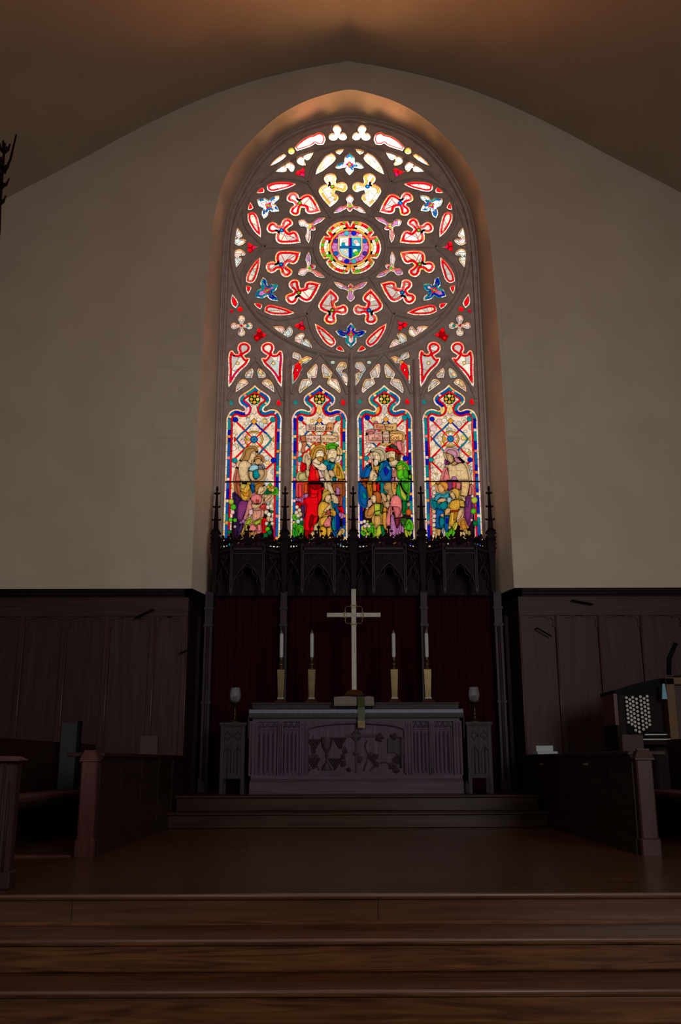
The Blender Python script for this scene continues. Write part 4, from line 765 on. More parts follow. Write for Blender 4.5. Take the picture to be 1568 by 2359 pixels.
# fourth lancet: a veiled woman with two children
fig(G4, [([(620, 1400), (1060, 1200), (1110, 1500), (1120, 2200), (330, 2200), (420, 1860), (600, 1700)], DK),
 ([(640, 640), (700, 620), (760, 640), (880, 600), (962, 660), (992, 760), (1022, 910), (640, 910), (648, 750)], (228, 200, 152)), ([(545, 910), (600, 720), (622, 700), (682, 910)], 'h'), ([(690, 910), (720, 848), (780, 848), (812, 910)], 'P'), ([(700, 602), (790, 560), (802, 622), (720, 652)], (196, 156, 106)), ([(600, 430), (650, 430), (720, 480), (732, 560), (700, 602), (640, 560), (618, 500)], (206, 168, 118)), ([(600, 402), (650, 363), (740, 368), (802, 420), (802, 500), (902, 592), (780, 582), (740, 480), (640, 422)], (218, 158, 178)), ([(780, 500), (900, 592), (790, 590), (750, 520)], (206, 130, 150)), ([(620, 560), (660, 600), (650, 620), (625, 610)], 'p'),
 ([(620, 930), (722, 940), (722, 1060), (640, 1082)], 'p'), ([(720, 930), (790, 945), (770, 1062), (720, 1050)], 'u'), ([(790, 945), (872, 960), (862, 1082), (780, 1062)], (222, 120, 120)), ([(880, 940), (1032, 940), (1012, 1082), (982, 1202), (868, 1182), (880, 1060)], (222, 184, 128)), ([(870, 1190), (930, 1220), (962, 1292), (920, 1292), (890, 1240)], SKIN), ([(1030, 1000), (1067, 1050), (1062, 1180), (1010, 1180)], (214, 124, 120)), ([(980, 1202), (1062, 1190), (1062, 1500), (1000, 1702), (960, 1602), (948, 1400)], 'p'), ([(980, 1250), (1020, 1230), (1000, 1400), (970, 1360)], (120, 70, 140)),
 ([(360, 1282), (430, 1290), (442, 1420), (380, 1382)], 't'), ([(470, 1360), (560, 1300), (622, 1310), (612, 1420), (540, 1452)], 't'), ([(400, 1222), (480, 1160), (560, 1180), (642, 1130), (662, 1200), (620, 1242), (500, 1222), (440, 1292), (398, 1270)], 'T'), ([(440, 1292), (500, 1240), (602, 1240), (602, 1282), (480, 1312)], (222, 178, 132)), ([(440, 1430), (560, 1470), (562, 1540), (490, 1562), (480, 1692), (520, 1782), (430, 1772), (408, 1650)], 'B'), ([(490, 1580), (560, 1602), (572, 1702), (520, 1782), (488, 1702)], 't'), ([(580, 1560), (662, 1560), (662, 1660), (640, 1832), (588, 1780)], 'B'), ([(600, 1600), (650, 1600), (640, 1700), (600, 1690)], 'b'), ([(440, 1792), (512, 1800), (500, 1940), (450, 1940)], (210, 166, 98)), ([(520, 1800), (550, 1800), (555, 1890), (525, 1890)], 'e'), ([(620, 1220), (700, 1220), (690, 1300), (640, 1330)], 'q'),
 ([(460, 980), (530, 940), (622, 960), (642, 1040), (600, 1112), (570, 1060), (520, 1010)], (220, 146, 54)), ([(440, 1012), (500, 970), (540, 1020), (582, 1070), (560, 1132), (480, 1120), (458, 1060)], (224, 168, 108)), ([(500, 1530), (560, 1510), (562, 1560), (510, 1570)], SKIN),
 ([(700, 1292), (760, 1270), (830, 1260), (920, 1280), (947, 1402), (850, 1392), (830, 1440), (690, 1462), (658, 1380)], 'v'), ([(840, 1270), (920, 1285), (940, 1395), (855, 1385)], (222, 176, 78)), ([(690, 1480), (830, 1480), (822, 1602), (760, 1662), (740, 1742), (648, 1742), (660, 1620)], 'v'), ([(750, 1480), (830, 1480), (800, 1600), (740, 1640)], 'V'), ([(690, 1460), (830, 1445), (830, 1480), (690, 1490)], (190, 60, 30)), ([(840, 1452), (922, 1420), (902, 1520), (840, 1622), (788, 1642), (800, 1580)], (224, 184, 134)), ([(580, 1522), (610, 1420), (692, 1420), (682, 1480), (600, 1552)], (214, 168, 118)), ([(700, 1100), (750, 1058), (832, 1090), (842, 1190), (800, 1272), (770, 1180), (720, 1130)], (220, 176, 78)), ([(668, 1150), (720, 1110), (752, 1160), (772, 1230), (740, 1262), (690, 1200)], (228, 190, 138)),
 ([(870, 1650), (930, 1620), (972, 1760), (1002, 1910), (940, 1852), (880, 1750)], (210, 144, 54)), ([(640, 1740), (700, 1740), (680, 1800), (650, 1790)], 's'), ([(660, 1830), (720, 1770), (717, 1880), (650, 1940), (628, 1900)], 'g'), ([(720, 1762), (760, 1680), (772, 1690), (740, 1792)], (206, 204, 70)), ([(940, 1780), (980, 1800), (1010, 1900), (960, 1900)], (190, 170, 90)), ([(900, 1830), (940, 1850), (960, 1930), (910, 1920)], 's')])
blobs(G4, [(1115, 1270, 58, 'l'), (1100, 1470, 50, 'g'), (1135, 1690, 46, 'G'), (1080, 1200, 26, 'w'), (1065, 1630, 24, 'k'), (380, 1060, 38, 'c'), (390, 1140, 36, 'c'), (375, 1200, 30, 'k'), (385, 1480, 38, 's'), (390, 1560, 38, 'k'), (385, 1640, 36, 'c'), (385, 1720, 34, 'w'), (385, 1800, 38, 's'), (390, 1860, 30, 'c'), (460, 1995, 22, 's'), (690, 2000, 30, 's'), (755, 1970, 26, 'c'), (950, 1960, 22, 'c'), (1000, 2010, 24, 's'), (960, 2000, 20, 's'), (640, 2060, 16, 'w'), (850, 1770, 14, 'r')])
strokes(G4, [[(700, 640), (720, 900)], [(780, 650), (790, 840)], [(860, 740), (880, 900)], [(640, 740), (980, 745)], [(840, 860), (800, 820)], [(900, 1020), (1000, 1060)], [(880, 1120), (980, 1160)], [(760, 1300), (740, 1450)], [(790, 1300), (800, 1440)], [(700, 1330), (720, 1450)], [(440, 1500), (430, 1720)], [(520, 1200), (460, 1250)], [(700, 1540), (690, 1720)], [(660, 380), (780, 480)], [(890, 1480), (850, 1580)], [(530, 980), (610, 1060)], [(760, 1090), (810, 1200)], [(570, 880), (620, 760)], [(520, 1350), (600, 1400)]])
strokes(G4, [[(622, 456), (655, 456)], [(672, 488), (708, 492)], [(648, 478), (636, 520), (655, 526)], [(645, 550), (680, 552)], [(455, 1006), (482, 1004)], [(458, 1070), (480, 1075)], [(690, 1136), (720, 1134)], [(682, 1192), (702, 1198)]], .005, (80, 46, 24), .85)
eyes(G4, [(640, 470), (690, 505), (470, 1020), (705, 1150)])
for k in range(4):      # thin support bars of lead across each light
    F = (G1, G2, G3, G4)[k]; s = 7.84/8.424 if k == 3 else 1
    for y in (735, 1440, 1845): line(gx(F, [(300*s, y*s), (1160*s, y*s)]), .0035, 'z', False, .8)
# ---- the lettering on the scrolls
def letter(F, x0, x1, y0, y1, text):
    cu = bpy.data.curves.new('t', 'FONT'); cu.body = text; cu.size = 1; cu.resolution_u = 3; cu.offset = .018
    o = bpy.data.objects.new('t', cu); COL.objects.link(o); dg = bpy.context.evaluated_depsgraph_get(); dg.update()
    me = bpy.data.meshes.new_from_object(o.evaluated_get(dg)); V = np.array([v.co[:2] for v in me.vertices]); T = [tuple(p.vertices) for p in me.polygons]
    bpy.data.objects.remove(o); bpy.data.meshes.remove(me)
    a, b = V.min(0), V.max(0); U = np.array(gx(F, [(x0+(x1-x0)*(v[0]-a[0])/(b[0]-a[0]), y1+(y0-y1)*(v[1]-a[1])/(b[1]-a[1])) for v in V]))
    for t in T: fill([U[i] for i in t], (96, 48, 30))
letter(A2, 560, 1055, 2035, 2125, 'Blessed are'); letter(G2, 478, 1040, 140, 212, 'the Pure in Heart')
letter(A3, 615, 990, 2022, 2112, 'For they'); letter(G3, 470, 1005, 108, 192, 'shall see God')

# ---- glass as meshes, one for each opening
win = thing('window_1', None, None, (XC, YT, SILL), kind='structure')
CO = CAN.reshape(NZ//2, 2, NX//2, 2, 3).mean((1, 3)); C2 = CS*2
def glass_mesh(name, gp):
    p = np.array(gp); a, b = p.min(0)-.014, p.max(0)+.014
    i0, i1 = max(0, int((a[0]-CX0)/C2)), min(NX//2-1, int((b[0]-CX0)/C2)+1); j0, j1 = max(0, int((a[1]-CZ0)/C2)), min(NZ//2-1, int((b[1]-CZ0)/C2)+1)
    xs = CX0+(np.arange(i0, i1)+.5)*C2; zs = CZ0+(np.arange(j0, j1)+.5)*C2
    X, Zg = np.meshgrid(xs, zs); m = inside(gp, X, Zg); d, _, _ = dist(gp, X, Zg); m |= d < .013
    idx = -np.ones(m.shape, int); idx[m] = np.arange(m.sum())
    q = m[:-1, :-1] & m[1:, :-1] & m[:-1, 1:] & m[1:, 1:]
    F = np.stack([idx[:-1, :-1][q], idx[:-1, 1:][q], idx[1:, 1:][q], idx[1:, :-1][q]], 1)
    n = int(m.sum()); V = np.stack([X[m], np.full(n, YG), Zg[m]], 1).astype(np.float32)
    me = bpy.data.meshes.new(name); me.vertices.add(n); me.vertices.foreach_set('co', V.ravel())
    me.loops.add(len(F)*4); me.loops.foreach_set('vertex_index', F.ravel().astype(np.int32))
    me.polygons.add(len(F)); me.polygons.foreach_set('loop_start', (np.arange(len(F))*4).astype(np.int32)); me.polygons.foreach_set('loop_total', np.full(len(F), 4, np.int32))
    me.update(); at_ = me.attributes.new('tint', 'FLOAT_COLOR', 'POINT')
    c = np.ones((n, 4), np.float32); c[:, :3] = CO[j0:j1, i0:i1][m]; at_.data.foreach_set('color', c.ravel())
    me.materials.append(M['glass'])
    o = bpy.data.objects.new(name, me); COL.objects.link(o); o.parent = win; o.location = [-v for v in win.location]
    return o
for nm, pl in OPEN: glass_mesh(nm, on_glass(pl))

# ---- stone tracery
def mirror_path(px): return px
ARCH_F = [np.array(p) for p in ((2.075, 2.98), (2.070, 6.2), (2.066, 7.4), (2.062, 8.4), (2.052, 8.9), (2.005, 9.35), (1.93, 9.65), (1.795, 9.97), (1.62, 10.33), (1.37, 10.69), (1.06, 10.97), (.70, 11.15), (.35, 11.25), (0, 11.30))]
def arch(half_pts, c=XC, rounds=2):
    h = smooth(half_pts, rounds, False); R_ = [np.array((c+p[0], p[1])) for p in h]; return R_+[np.array((2*c-p[0], p[1])) for p in R_[-2::-1]]
FRAME = arch(ARCH_F)
plate('tracery', [[np.array((FRAME[0][0], SILL-.06))]+[p for p in FRAME if p[1] > SILL]+[np.array((FRAME[-1][0], SILL-.06))]]+[p for _, p in OPEN], YT, YG+.010, M['stone'], win, 0.0)
em = MB()
for _, p in OPEN:      # a small roll round the edge of every light
    P = np.array(p); ar2 = float(np.sum(P[:, 0]*np.roll(P[:, 1], -1)-np.roll(P[:, 0], -1)*P[:, 1]))
    em.sweep(p if ar2 > 0 else p[::-1], [(-.022, 0), (-.014, .010), (-.005, .006), (0, 0)], YT, True)
em.build('edge_roll', M['stone'], win)
rb = MB(); PR = [(-.045, 0), (-.03, .03), (-.012, .05), (.012, .05), (.03, .03), (.045, 0)]; PS = [(-.03, 0), (-.012, .03), (.012, .03), (.03, 0)]
def circ(r, n=72): return [RC+r*np.array((math.cos(t), math.sin(t))) for t in np.linspace(0, 2*PI, n+1)[:-1]]
rb.sweep(circ(1.925), PR, YT, True); rb.sweep(circ(.585, 48), PS, YT, True)
def pol(r, a): return RC+r*np.array((math.cos(math.radians(a)), math.sin(math.radians(a))))
for k in range(6):
    a = 60*k
    rb.sweep([pol(.6, a), pol(1.42, a)], PS, YT)
    for s in (-1, 1): rb.sweep(smooth([pol(1.38, a), pol(1.50, a+s*4.2), pol(1.62, a+s*8), pol(1.73, a+s*11.5), pol(1.83, a+s*17), pol(1.90, a+s*25)], 1, False), PS, YT)
for c in (XL-1.0083, XL, XL+1.0083): rb.sweep([(c, SILL-.1), (c, 6.85 if abs(c-XL) > .1 else 6.95)], [(-.055, 0), (-.04, .05), (-.015, .085), (.015, .085), (.04, .05), (.055, 0)], YT)
for k in range(4):
    dx = (0, 148.2, 296.0, 444.5)[k]; dy = (0, -14, -15, -3)[k]
    for s in (-1, 1):
        px = [(500+(812+s*v)/9.224+dx, 760+y/9.224+dy) for v, y in ((585, 1500), (505, 1290), (385, 1085), (215, 865), (60, 690), (0, 610))]
        rb.sweep(smooth(PL(px), 1, False), PS, YT)
rb.build('moulding', M['stone'], win)
fm = MB()
fm.sweep([p if p[1] > 3.5 else np.array((p[0], 3.5)) for p in FRAME], [(-.02, 0), (-.005, .05), (.02, .05), (.035, .02), (.05, .02), (.06, .05), (.085, .05), (.10, 0)], YT)
fm.build('frame_moulding', M['stone'], win)
for k, c in enumerate(LC):
    b = MB(); zb = at(500+715/8.424, 990+1010/8.424, YG-.02)[1]; b.tube([(c-LW-.02, YG-.014, zb), (c+LW+.02, YG-.014, zb)], .011, 6); b.build('saddle_bar', M['iron'], win)
sl = MB(); sl.prismx([(13.50, SILL-.16), (13.50, SILL-.25), (13.76, SILL-.25), (13.76, SILL), (13.6, SILL-.02)], XC-2.07, XC+2.07); sl.build('window_sill', M['stone'], win)
# ================================================================= THE ROOM
def resample(P, n):
    P = np.array(P); d = np.r_[0, np.cumsum(np.hypot(*np.diff(P, axis=0).T))]; t = np.linspace(0, d[-1], n)
    return np.stack([np.interp(t, d, P[:, 0]), np.interp(t, d, P[:, 1])], 1)
def struct(o): o['kind'] = 'structure'; return o
YW = 13.0
ARCH_W = [np.array(p) for p in ((2.270, 2.98), (2.262, 5.4), (2.245, 6.5), (2.225, 7.2), (2.195, 8.2), (2.150, 8.9), (2.085, 9.35), (2.03, 9.60), (1.87, 10.0), (1.58, 10.43), (1.16, 10.88), (.73, 11.15), (.35, 11.29), (0, 11.38))]
AW = arch(ARCH_W, -.022)
CEIL = [np.array(p) for p in ((0, 11.92), (.65, 11.79), (1.36, 11.60), (2.05, 11.35), (2.72, 11.02), (3.46, 10.59), (4.24, 10.07), (5.45, 9.33), (6.3, 8.70), (7.0, 8.0))]
cv = smooth(CEIL, 2, False); CC = -.045
ceil_curve = [np.array((CC-p[0], p[1])) for p in cv[::-1]]+[np.array((CC+p[0], p[1])) for p in cv[1:]]
FLOORZ = -.68
wall = [(-7.1, FLOORZ)]+[(p[0], p[1]+.05) for p in ceil_curve]+[(7.1, FLOORZ), (2.27, FLOORZ)]+[tuple(p) for p in AW]+[(-2.31, FLOORZ)]
struct(plate('wall_back', [wall], YW, YW+.18, M['plaster']))
a = resample(AW, 120); b = resample(FRAME, 120); m_ = MB()
rows = []
for t in (0, .04, .5, 1.0): rows.append([(a[i][0]*(1-t)+b[i][0]*t, YW-.002+(YT+.02-YW)*t, a[i][1]*(1-t)+b[i][1]*t) for i in range(120)])
vs = sum(rows, []); fs = []
for r in range(3):
    for i in range(119): fs.append((r*120+i, r*120+i+1, (r+1)*120+i+1, (r+1)*120+i))
m_.add(vs, fs, True); struct(m_.build('trim_1', M['reveal']))
# dressed stones of the jamb, flush with the plaster
for nm, sgn in (('trim_2', -1), ('trim_3', 1)):
    q = MB(); z = 3.10; k = 0
    while z < 7.3:
        h = (.62, .50)[k % 2]; wd = (.62, .30)[k % 2]; x0 = sgn*(2.262 if sgn > 0 else 2.305)
        q.box(x0, x0+sgn*wd, YW-.004, YW+.02, z+.006, z+h-.006); z += h; k += 1
    struct(q.build(nm, M['quoin']))
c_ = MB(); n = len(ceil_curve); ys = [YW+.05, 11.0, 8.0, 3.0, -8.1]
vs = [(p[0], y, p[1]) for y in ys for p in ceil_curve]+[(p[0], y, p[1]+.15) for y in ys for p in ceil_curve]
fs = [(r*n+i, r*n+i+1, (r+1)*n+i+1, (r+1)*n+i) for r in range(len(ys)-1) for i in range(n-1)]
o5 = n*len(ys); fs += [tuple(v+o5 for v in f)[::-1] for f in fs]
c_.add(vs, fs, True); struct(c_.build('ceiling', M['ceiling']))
b = MB(); b.box(-7.2, -7.0, -8.1, 13.1, FLOORZ-.1, 8.3); struct(b.build('wall_left', M['plaster']))
b = MB(); b.box(7.0, 7.2, -8.1, 13.1, FLOORZ-.1, 8.3); struct(b.build('wall_right', M['plaster']))
b = MB(); b.box(-7.1, 7.1, -8.2, -8.05, FLOORZ-.1, 12.2); struct(b.build('wall_front', M['plaster']))
for nm, sg, xf, xb in (('trim_8', -1, -2.292, -2.093), ('trim_9', 1, 2.248, 2.057)):      # oak lining of the niche below the plaster
    q = MB(); P = [(xf, YW-.01), (xb, YT+.03), (xb+sg*.25, YT+.03), (xf+sg*.25, YW-.01)]
    q.add([(x, y, z) for z in (0, 3.0) for x, y in P], [(3, 2, 1, 0), (4, 5, 6, 7)]+[(i, (i+1) % 4, 4+(i+1) % 4, 4+i) for i in range(4)])
    x0, x1 = xf*.55+xb*.45, xf*.5+xb*.5; q.box(x0-sg*.03, x0+sg*.02, YW+.22, YW+.30, 0, 2.75); struct(q.build(nm, M['dark']))
# wall under the window, behind the hangings
b = MB(); b.box(-2.32, 2.28, YT+.02, YT+.2, 0, SILL-.1); struct(b.build('wall_niche', M['dark']))
# floors and steps
b = MB(); b.box(-7.1, 7.1, -8.1, 5.2, FLOORZ-.1, FLOORZ); struct(b.build('floor_nave', M['floor']))
b = MB(); b.box(-7.05, 7.05, 5.93, 13.8, -.16, 0.0); b.box(-7.05, 7.05, 5.90, 5.935, -.032, 0.0); struct(b.build('floor', M['floor'], bevel=.012))
STEPS = [(5.93, 5.46, -.17), (5.46, 5.08, -.34), (5.08, 4.70, -.51)]
for y1, y0, z in STEPS:
    b = MB(); b.box(-7.05, 7.05, y0+.03, y1+.35, z-.17, z-.034); b.box(-7.05, 7.05, y0, y1+.35, z-.034, z)
    struct(b.build('stair_step', M['stair'], bevel=.012))
b = MB(); b.box(-7.05, 7.05, 5.931, 5.94, -.17, -.032); struct(b.build('stair_riser', M['stair']))
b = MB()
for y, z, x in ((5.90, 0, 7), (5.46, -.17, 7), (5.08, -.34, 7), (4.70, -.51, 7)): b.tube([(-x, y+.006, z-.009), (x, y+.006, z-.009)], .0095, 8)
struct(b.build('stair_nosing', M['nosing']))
b = MB(); b.box(-2.24, 2.24, 11.58, 13.55, .0, .150); b.box(-2.26, 2.26, 11.55, 13.55, .145, .177); struct(b.build('altar_step', M['altstep'], bevel=.010))
b = MB(); b.box(-2.20, 2.20, 11.90, 13.55, .177, .332); b.box(-2.22, 2.22, 11.87, 13.55, .330, .362); struct(b.build('altar_step', M['altstep'], bevel=.010))

# ---------------------------------------------------------------- wainscot each side of the niche
def wainscot(sgn, pxs, xin, nm):
    root = thing(nm, None, None, (sgn*4.6, 12.9, 0), kind='structure')
    F = 12.90; X0 = xin; X1 = sgn*7.0
    b = MB(); b.box(X0, X1, F, YW+.0, 0, 3.0); b.build('panel_board', M['wain'], root)
    b = MB(); b.box(X0, X1, F-.035, F, 2.70, 2.98); b.box(X0, X1, F-.045, F, 2.70, 2.72)
    b.build('frieze_rail', M['wainx'], root)
    b = MB()
    for d, z0, z1 in ((.05, 2.965, 2.99), (.09, 2.99, 3.03), (.115, 3.03, 3.05), (.10, 3.05, 3.075)):
        b.box(X0-sgn*(d*.55), X1, F-d, YW+.002, z0, z1); 
        b.add([(X0-sgn*d*.55, F-d, z0), (X0-sgn*(.19+d*.55), YT, z0), (X0+sgn*.05, YT, z0), (X0+sgn*.05, F-d, z0), (X0-sgn*d*.55, F-d, z1), (X0-sgn*(.19+d*.55), YT, z1), (X0+sgn*.05, YT, z1), (X0+sgn*.05, F-d, z1)], [(3, 2, 1, 0), (4, 5, 6, 7), (0, 1, 5, 4), (1, 2, 6, 5), (2, 3, 7, 6), (3, 0, 4, 7)])
    b.build('cornice', M['dark'], root)
    b = MB(); b.box(X0, X1, F-.04, F, 0, .22); b.build('skirting', M['wainx'], root)
    xs = [at(p, 1430, F-.03)[0] for p in pxs]; xs = [X0+sgn*.035]+xs
    st = abs(xs[2]-xs[1]); xs += [xs[-1]+sgn*st*k for k in (1, 2, 3) if abs(xs[-1]+sgn*st*k) < 6.9]
    for k, x in enumerate(xs):
        b = MB(); b.box(x-.035, x+.035, F-.035, F, .2, 2.705); b.build('stile', M['wain'], root); b = MB(); b.tube([(x-sgn*.03, F-.036, .2), (x-sgn*.03, F-.036, 2.70)], .013, 6); b.build('stile_lit_bead', M['bead'], root)
    b = MB()                       # shaped brackets in the upper corners of the panels
    for k in range(len(xs)-1):
        for x, s in ((min(xs[k], xs[k+1])+.035, 1), (max(xs[k], xs[k+1])-.035, -1)):
            q = [(x, 2.705), (x+s*.22, 2.705), (x+s*.215, 2.685), (x+s*.15, 2.69), (x+s*.135, 2.668), (x+s*.06, 2.672), (x+s*.03, 2.64), (x+s*.032, 2.585), (x+s*.05, 2.565), (x+s*.02, 2.545), (x, 2.51)]
            b.prism(q, F-.022, F)
    b.build('corner_bracket', M['wain'], root)
wainscot(-1, [352, 248, 150, 52], -2.30, 'trim_4')
wainscot(1, [1285, 1383, 1480], 2.27, 'trim_5')

# ---------------------------------------------------------------- reredos: carved canopy on slim posts
rer = thing('reredos', 'dark carved wooden canopy with pinnacles and tracery bays under the stained glass window', 'altar screen', (0, 13.2, .362))
def bay_mesh():
    ribs, back, crest = MB(), MB(), MB()
    def face(p0, p1, post):
        p0 = np.array(p0); p1 = np.array(p1); L = np.hypot(*(p1-p0)); nv = np.array((p1[1]-p0[1], -(p1[0]-p0[0])))/L
        def P(u, z, d=0): q = p0+(p1-p0)*u+nv*d; return (q[0], q[1], z)
        def Q(u0, u1, z0, z1, d0, d1, mb):
            mb.add([P(u0, z0, d0), P(u1, z0, d0), P(u1, z1, d0), P(u0, z1, d0), P(u0, z0, d1), P(u1, z0, d1), P(u1, z1, d1), P(u0, z1, d1)], [(0, 1, 2, 3), (7, 6, 5, 4), (0, 4, 5, 1), (1, 5, 6, 2), (2, 6, 7, 3), (3, 7, 4, 0)])
        # arched board
        ar = [(.04, 3.12), (.10, 3.24), (.20, 3.33), (.34, 3.41), (.5, 3.47)]; ar = ar+[(1-u, z) for u, z in ar[-2::-1]]
        for (u0, z0), (u1, z1) in zip(ar[:-1], ar[1:]):
            back.add([P(u0, z0, -.012), P(u1, z1, -.012), P(u1, 3.69, -.012), P(u0, 3.69, -.012)], [(0, 1, 2, 3)])
            back.add([P(u0, z0, -.030), P(u1, z1, -.030), P(u1, 3.69, -.030), P(u0, 3.69, -.030)], [(3, 2, 1, 0)])
        Q(0, 1, 3.655, 3.69, -.02, .022, ribs); Q(0, 1, 3.60, 3.612, -.02, .008, ribs); Q(0, 1, 3.69, 3.72, -.04, .035, crest)
        ribs.tube([P(u, z, 0) for u, z in ar], .013, 6)
        sc = [(.06, 3.10), (.22, 3.20), (.18, 3.27), (.34, 3.32), (.36, 3.39), (.5, 3.43)]; sc = sc+[(1-u, z) for u, z in sc[-2::-1]]
        ribs.tube([P(u, z, -.01) for u, z in sc], .008, 5)
        ribs.tube([P(.5, 3.47, 0), P(.36, 3.54, 0), P(.30, 3.60, 0)], .009, 5); ribs.tube([P(.5, 3.47, 0), P(.64, 3.54, 0), P(.70, 3.60, 0)], .009, 5)
        for c, zc, r in ((.5, 3.555, .20), (.14, 3.46, .12), (.86, 3.46, .12)):
            ribs.tube([P(c+r*.75*math.cos(t)*(.8+.2*math.cos(4*t)), zc+r*.25*math.sin(t)*(.8+.2*math.cos(4*t))) for t in np.linspace(0, 2*PI, 17)[:-1]], .006, 5, True)
        for u in np.linspace(.12, .88, 5): ribs.tube([P(u, 3.615, 0), P(u, 3.65, 0)], .006, 5)
        nl = 6 if L > .4 else 5
        for i in range(nl):
            u = (i+.5)/nl; h = .11+.03*((i*7) % 3)
            crest.tube([P(u, 3.72), P(u, 3.72+h)], .012, 5, r2=.007)
            for s in (-1, 1): crest.ball(P(u+s*.05, 3.72+h*.5), .032, 6, (1, .7, .8))
            for s in (-1, 1): crest.ball(P(u+s*.035, 3.72+h*.85), .022, 6)
            crest.ball(P(u, 3.72+h), .026, 6, (.8, .8, 1.2))
        if post:
            for u in (0, 1):
                a, b = P(u, 3.05), P(u, 3.72); ribs.box(a[0]-.02, a[0]+.02, a[1]-.022, a[1]+.02, 3.06, 3.74); ribs.ball((a[0], a[1], 3.045), .028, 8, (1, 1, 1.4)); ribs.tube([(a[0], a[1]-.022, 3.1), (a[0], a[1]-.022, 3.72)], .008, 6)
            m = P(.5, 3.72); crest.tube([m, (m[0], m[1], 3.98)], .026, 6, r2=.009); crest.ball((m[0], m[1], 3.99), .028, 6)
            for z, r in ((3.80, .075), (3.86, .055), (3.93, .04)):
                for s in (-1, 1): crest.ball((m[0]+s*r, m[1], z), .024, 6, (1.1, .7, .8))
    face((-.49, 13.28), (-.225, 12.97), False); face((-.225, 12.97), (.225, 12.97), True); face((.225, 12.97), (.49, 13.28), False)
    return ribs, back, crest
M['ribs'] = wood('canopy_rib_oak', (.024, .0125, .0175), (.044, .024, .033), 'Z', .45, 3.0, .12)
first = None
for k, cx in enumerate((-1.5, -.5, .5, 1.5)):
    cx += -.005
    if first is None:
        r_, bk, cr = bay_mesh()
        first = (bk.build('canopy_bay', M['dark'], rer),); f1 = r_.build('rib_tracery', M['ribs'], first[0]); f2 = cr.build('cresting', M['dark'], first[0])
        f1.location = f2.location = (0, 0, 0); p0 = first[0]; base = p0.location.copy(); p0.location = base+Vector((cx, 0, 0)); kids = (f1, f2)
    else:
        c = p0.copy(); COL.objects.link(c); c.parent = rer; c.location = base+Vector((cx, 0, 0))
        for q in kids: d = q.copy(); COL.objects.link(d); d.parent = c
b = MB(); b.box(-2.02, 2.0, 13.30, 13.34, 3.06, 3.75); b.box(-2.03, 2.01, 13.26, 13.42, 3.70, 3.76); b.build('back_board', M['dark'], rer)
def pinnacle(x):
    b = MB(); y = 13.22
    b.frustum(x, y, 3.08, 3.66, .030, .03, .045, .045); b.frustum(x, y, 3.66, 3.98, .055, .055, .05, .05); b.frustum(x, y, 3.98, 4.03, .068, .068, .03, .03); b.frustum(x, y, 3.84, 3.88, .066, .066, .052, .052)
    b.frustum(x, y, 4.03, 4.60, .036, .036, .011, .011)
    for z, r in ((4.16, .058), (4.355, .043), (4.56, .032)):
        b.box(x-r, x+r, y-.012, y+.012, z-.009, z+.012); b.box(x-.012, x+.012, y-r, y+r, z-.009, z+.012)
        for s in (-1, 1): b.ball((x+s*r, y, z+.008), .017, 6); b.ball((x, y+s*r, z+.008), .017, 6)
        b.ball((x, y, z), .026, 6)
    b.ball((x, y, 4.63), .026, 8, (.8, .8, 1.25)); b.ball((x, y, 4.665), .014, 6)
    for z in (3.74, 3.80, 3.90, 3.96):
        for s in (-1, 1): b.ball((x+s*.062, y, z), .02, 6)
    return b
for x in (-2.0, -1.0, -.003, .99, 1.99): pinnacle(x).build('pinnacle', M['dark'], rer)
for x, w_ in ((-2.06, .055), (-1.0, .046), (.99, .046), (2.04, .055)):
    b = MB(); y = 13.24; b.box(x-w_, x+w_, y-.05, y+.05, .362, 3.1); b.box(x-w_*1.25, x+w_*1.25, y-.065, y+.065, .362, .55)
    for z in (2.86, 2.62, 1.55): b.box(x-w_*1.22, x+w_*1.22, y-.066, y+.066, z-.02, z+.02)
    b.tube([(x, y-.055, .5), (x, y-.055, 2.6)], .022, 8); b.build('post', M['ribs'], rer)
# hangings
def curtain(x0, x1, label):
    b = MB(); nx = int((x1-x0)/.018); zs = [.37, 1.2, 2.2, 3.05, 3.68]
    P = lambda i, z, o: (x0+(x1-x0)*i/nx, 13.40+.028*math.sin(i*1.05+.25*math.sin(z*2+x0))+.012*math.sin(i*.37+x0*5)+o, z)
    for o in (0, .008):
        vs = [P(i, z, o) for z in zs for i in range(nx+1)]; W_ = nx+1
        b.add(vs, [(r*W_+i, r*W_+i+1, (r+1)*W_+i+1, (r+1)*W_+i) for r in range(len(zs)-1) for i in range(nx)], True)
    o = b.build('curtain', M['curtain']); tag(o, label, 'curtain', 'dark red hangings of the reredos')
curtain(-2.07, -1.004, 'dark red curtain behind the left pedestal and lamp'); curtain(-.996, .986, 'widest dark red curtain, behind the cross and candles'); curtain(.994, 2.05, 'dark red curtain behind the right pedestal and lamp')
# ================================================================= ALTAR
AY = 12.30; PZ = .362
def A(x, y, Y=AY): return at(x, y, Y)
altar = thing('altar', 'wide carved oak altar with linenfold sides and relief panel below the cross', 'altar', (0, 12.6, PZ))
ax = 1.33; zt = A(800, 1633)[1]; zc = A(800, 1657)[1]; zp = A(800, 1795)[1]
b = MB(); b.box(-1.352, 1.352, AY-.02, 12.95, PZ, zp-.03); b.prismx([(AY-.02, zp-.03), (AY+.005, zp), (12.95, zp), (12.95, zp-.03)], -1.345, 1.345); b.build('plinth', M['altarx'], altar, .004)
b = MB(); b.box(-ax, ax, AY+.045, 12.92, zp-.002, zc+.01); b.build('body', M['altar'], altar)
b = MB(); b.box(-ax-.01, ax+.01, AY, 12.93, zp-.001, zp+.045); b.box(-ax, ax, AY+.012, AY+.05, zc-.03, zc+.012)
b.build('front_rail', M['altarx'], altar, .003)
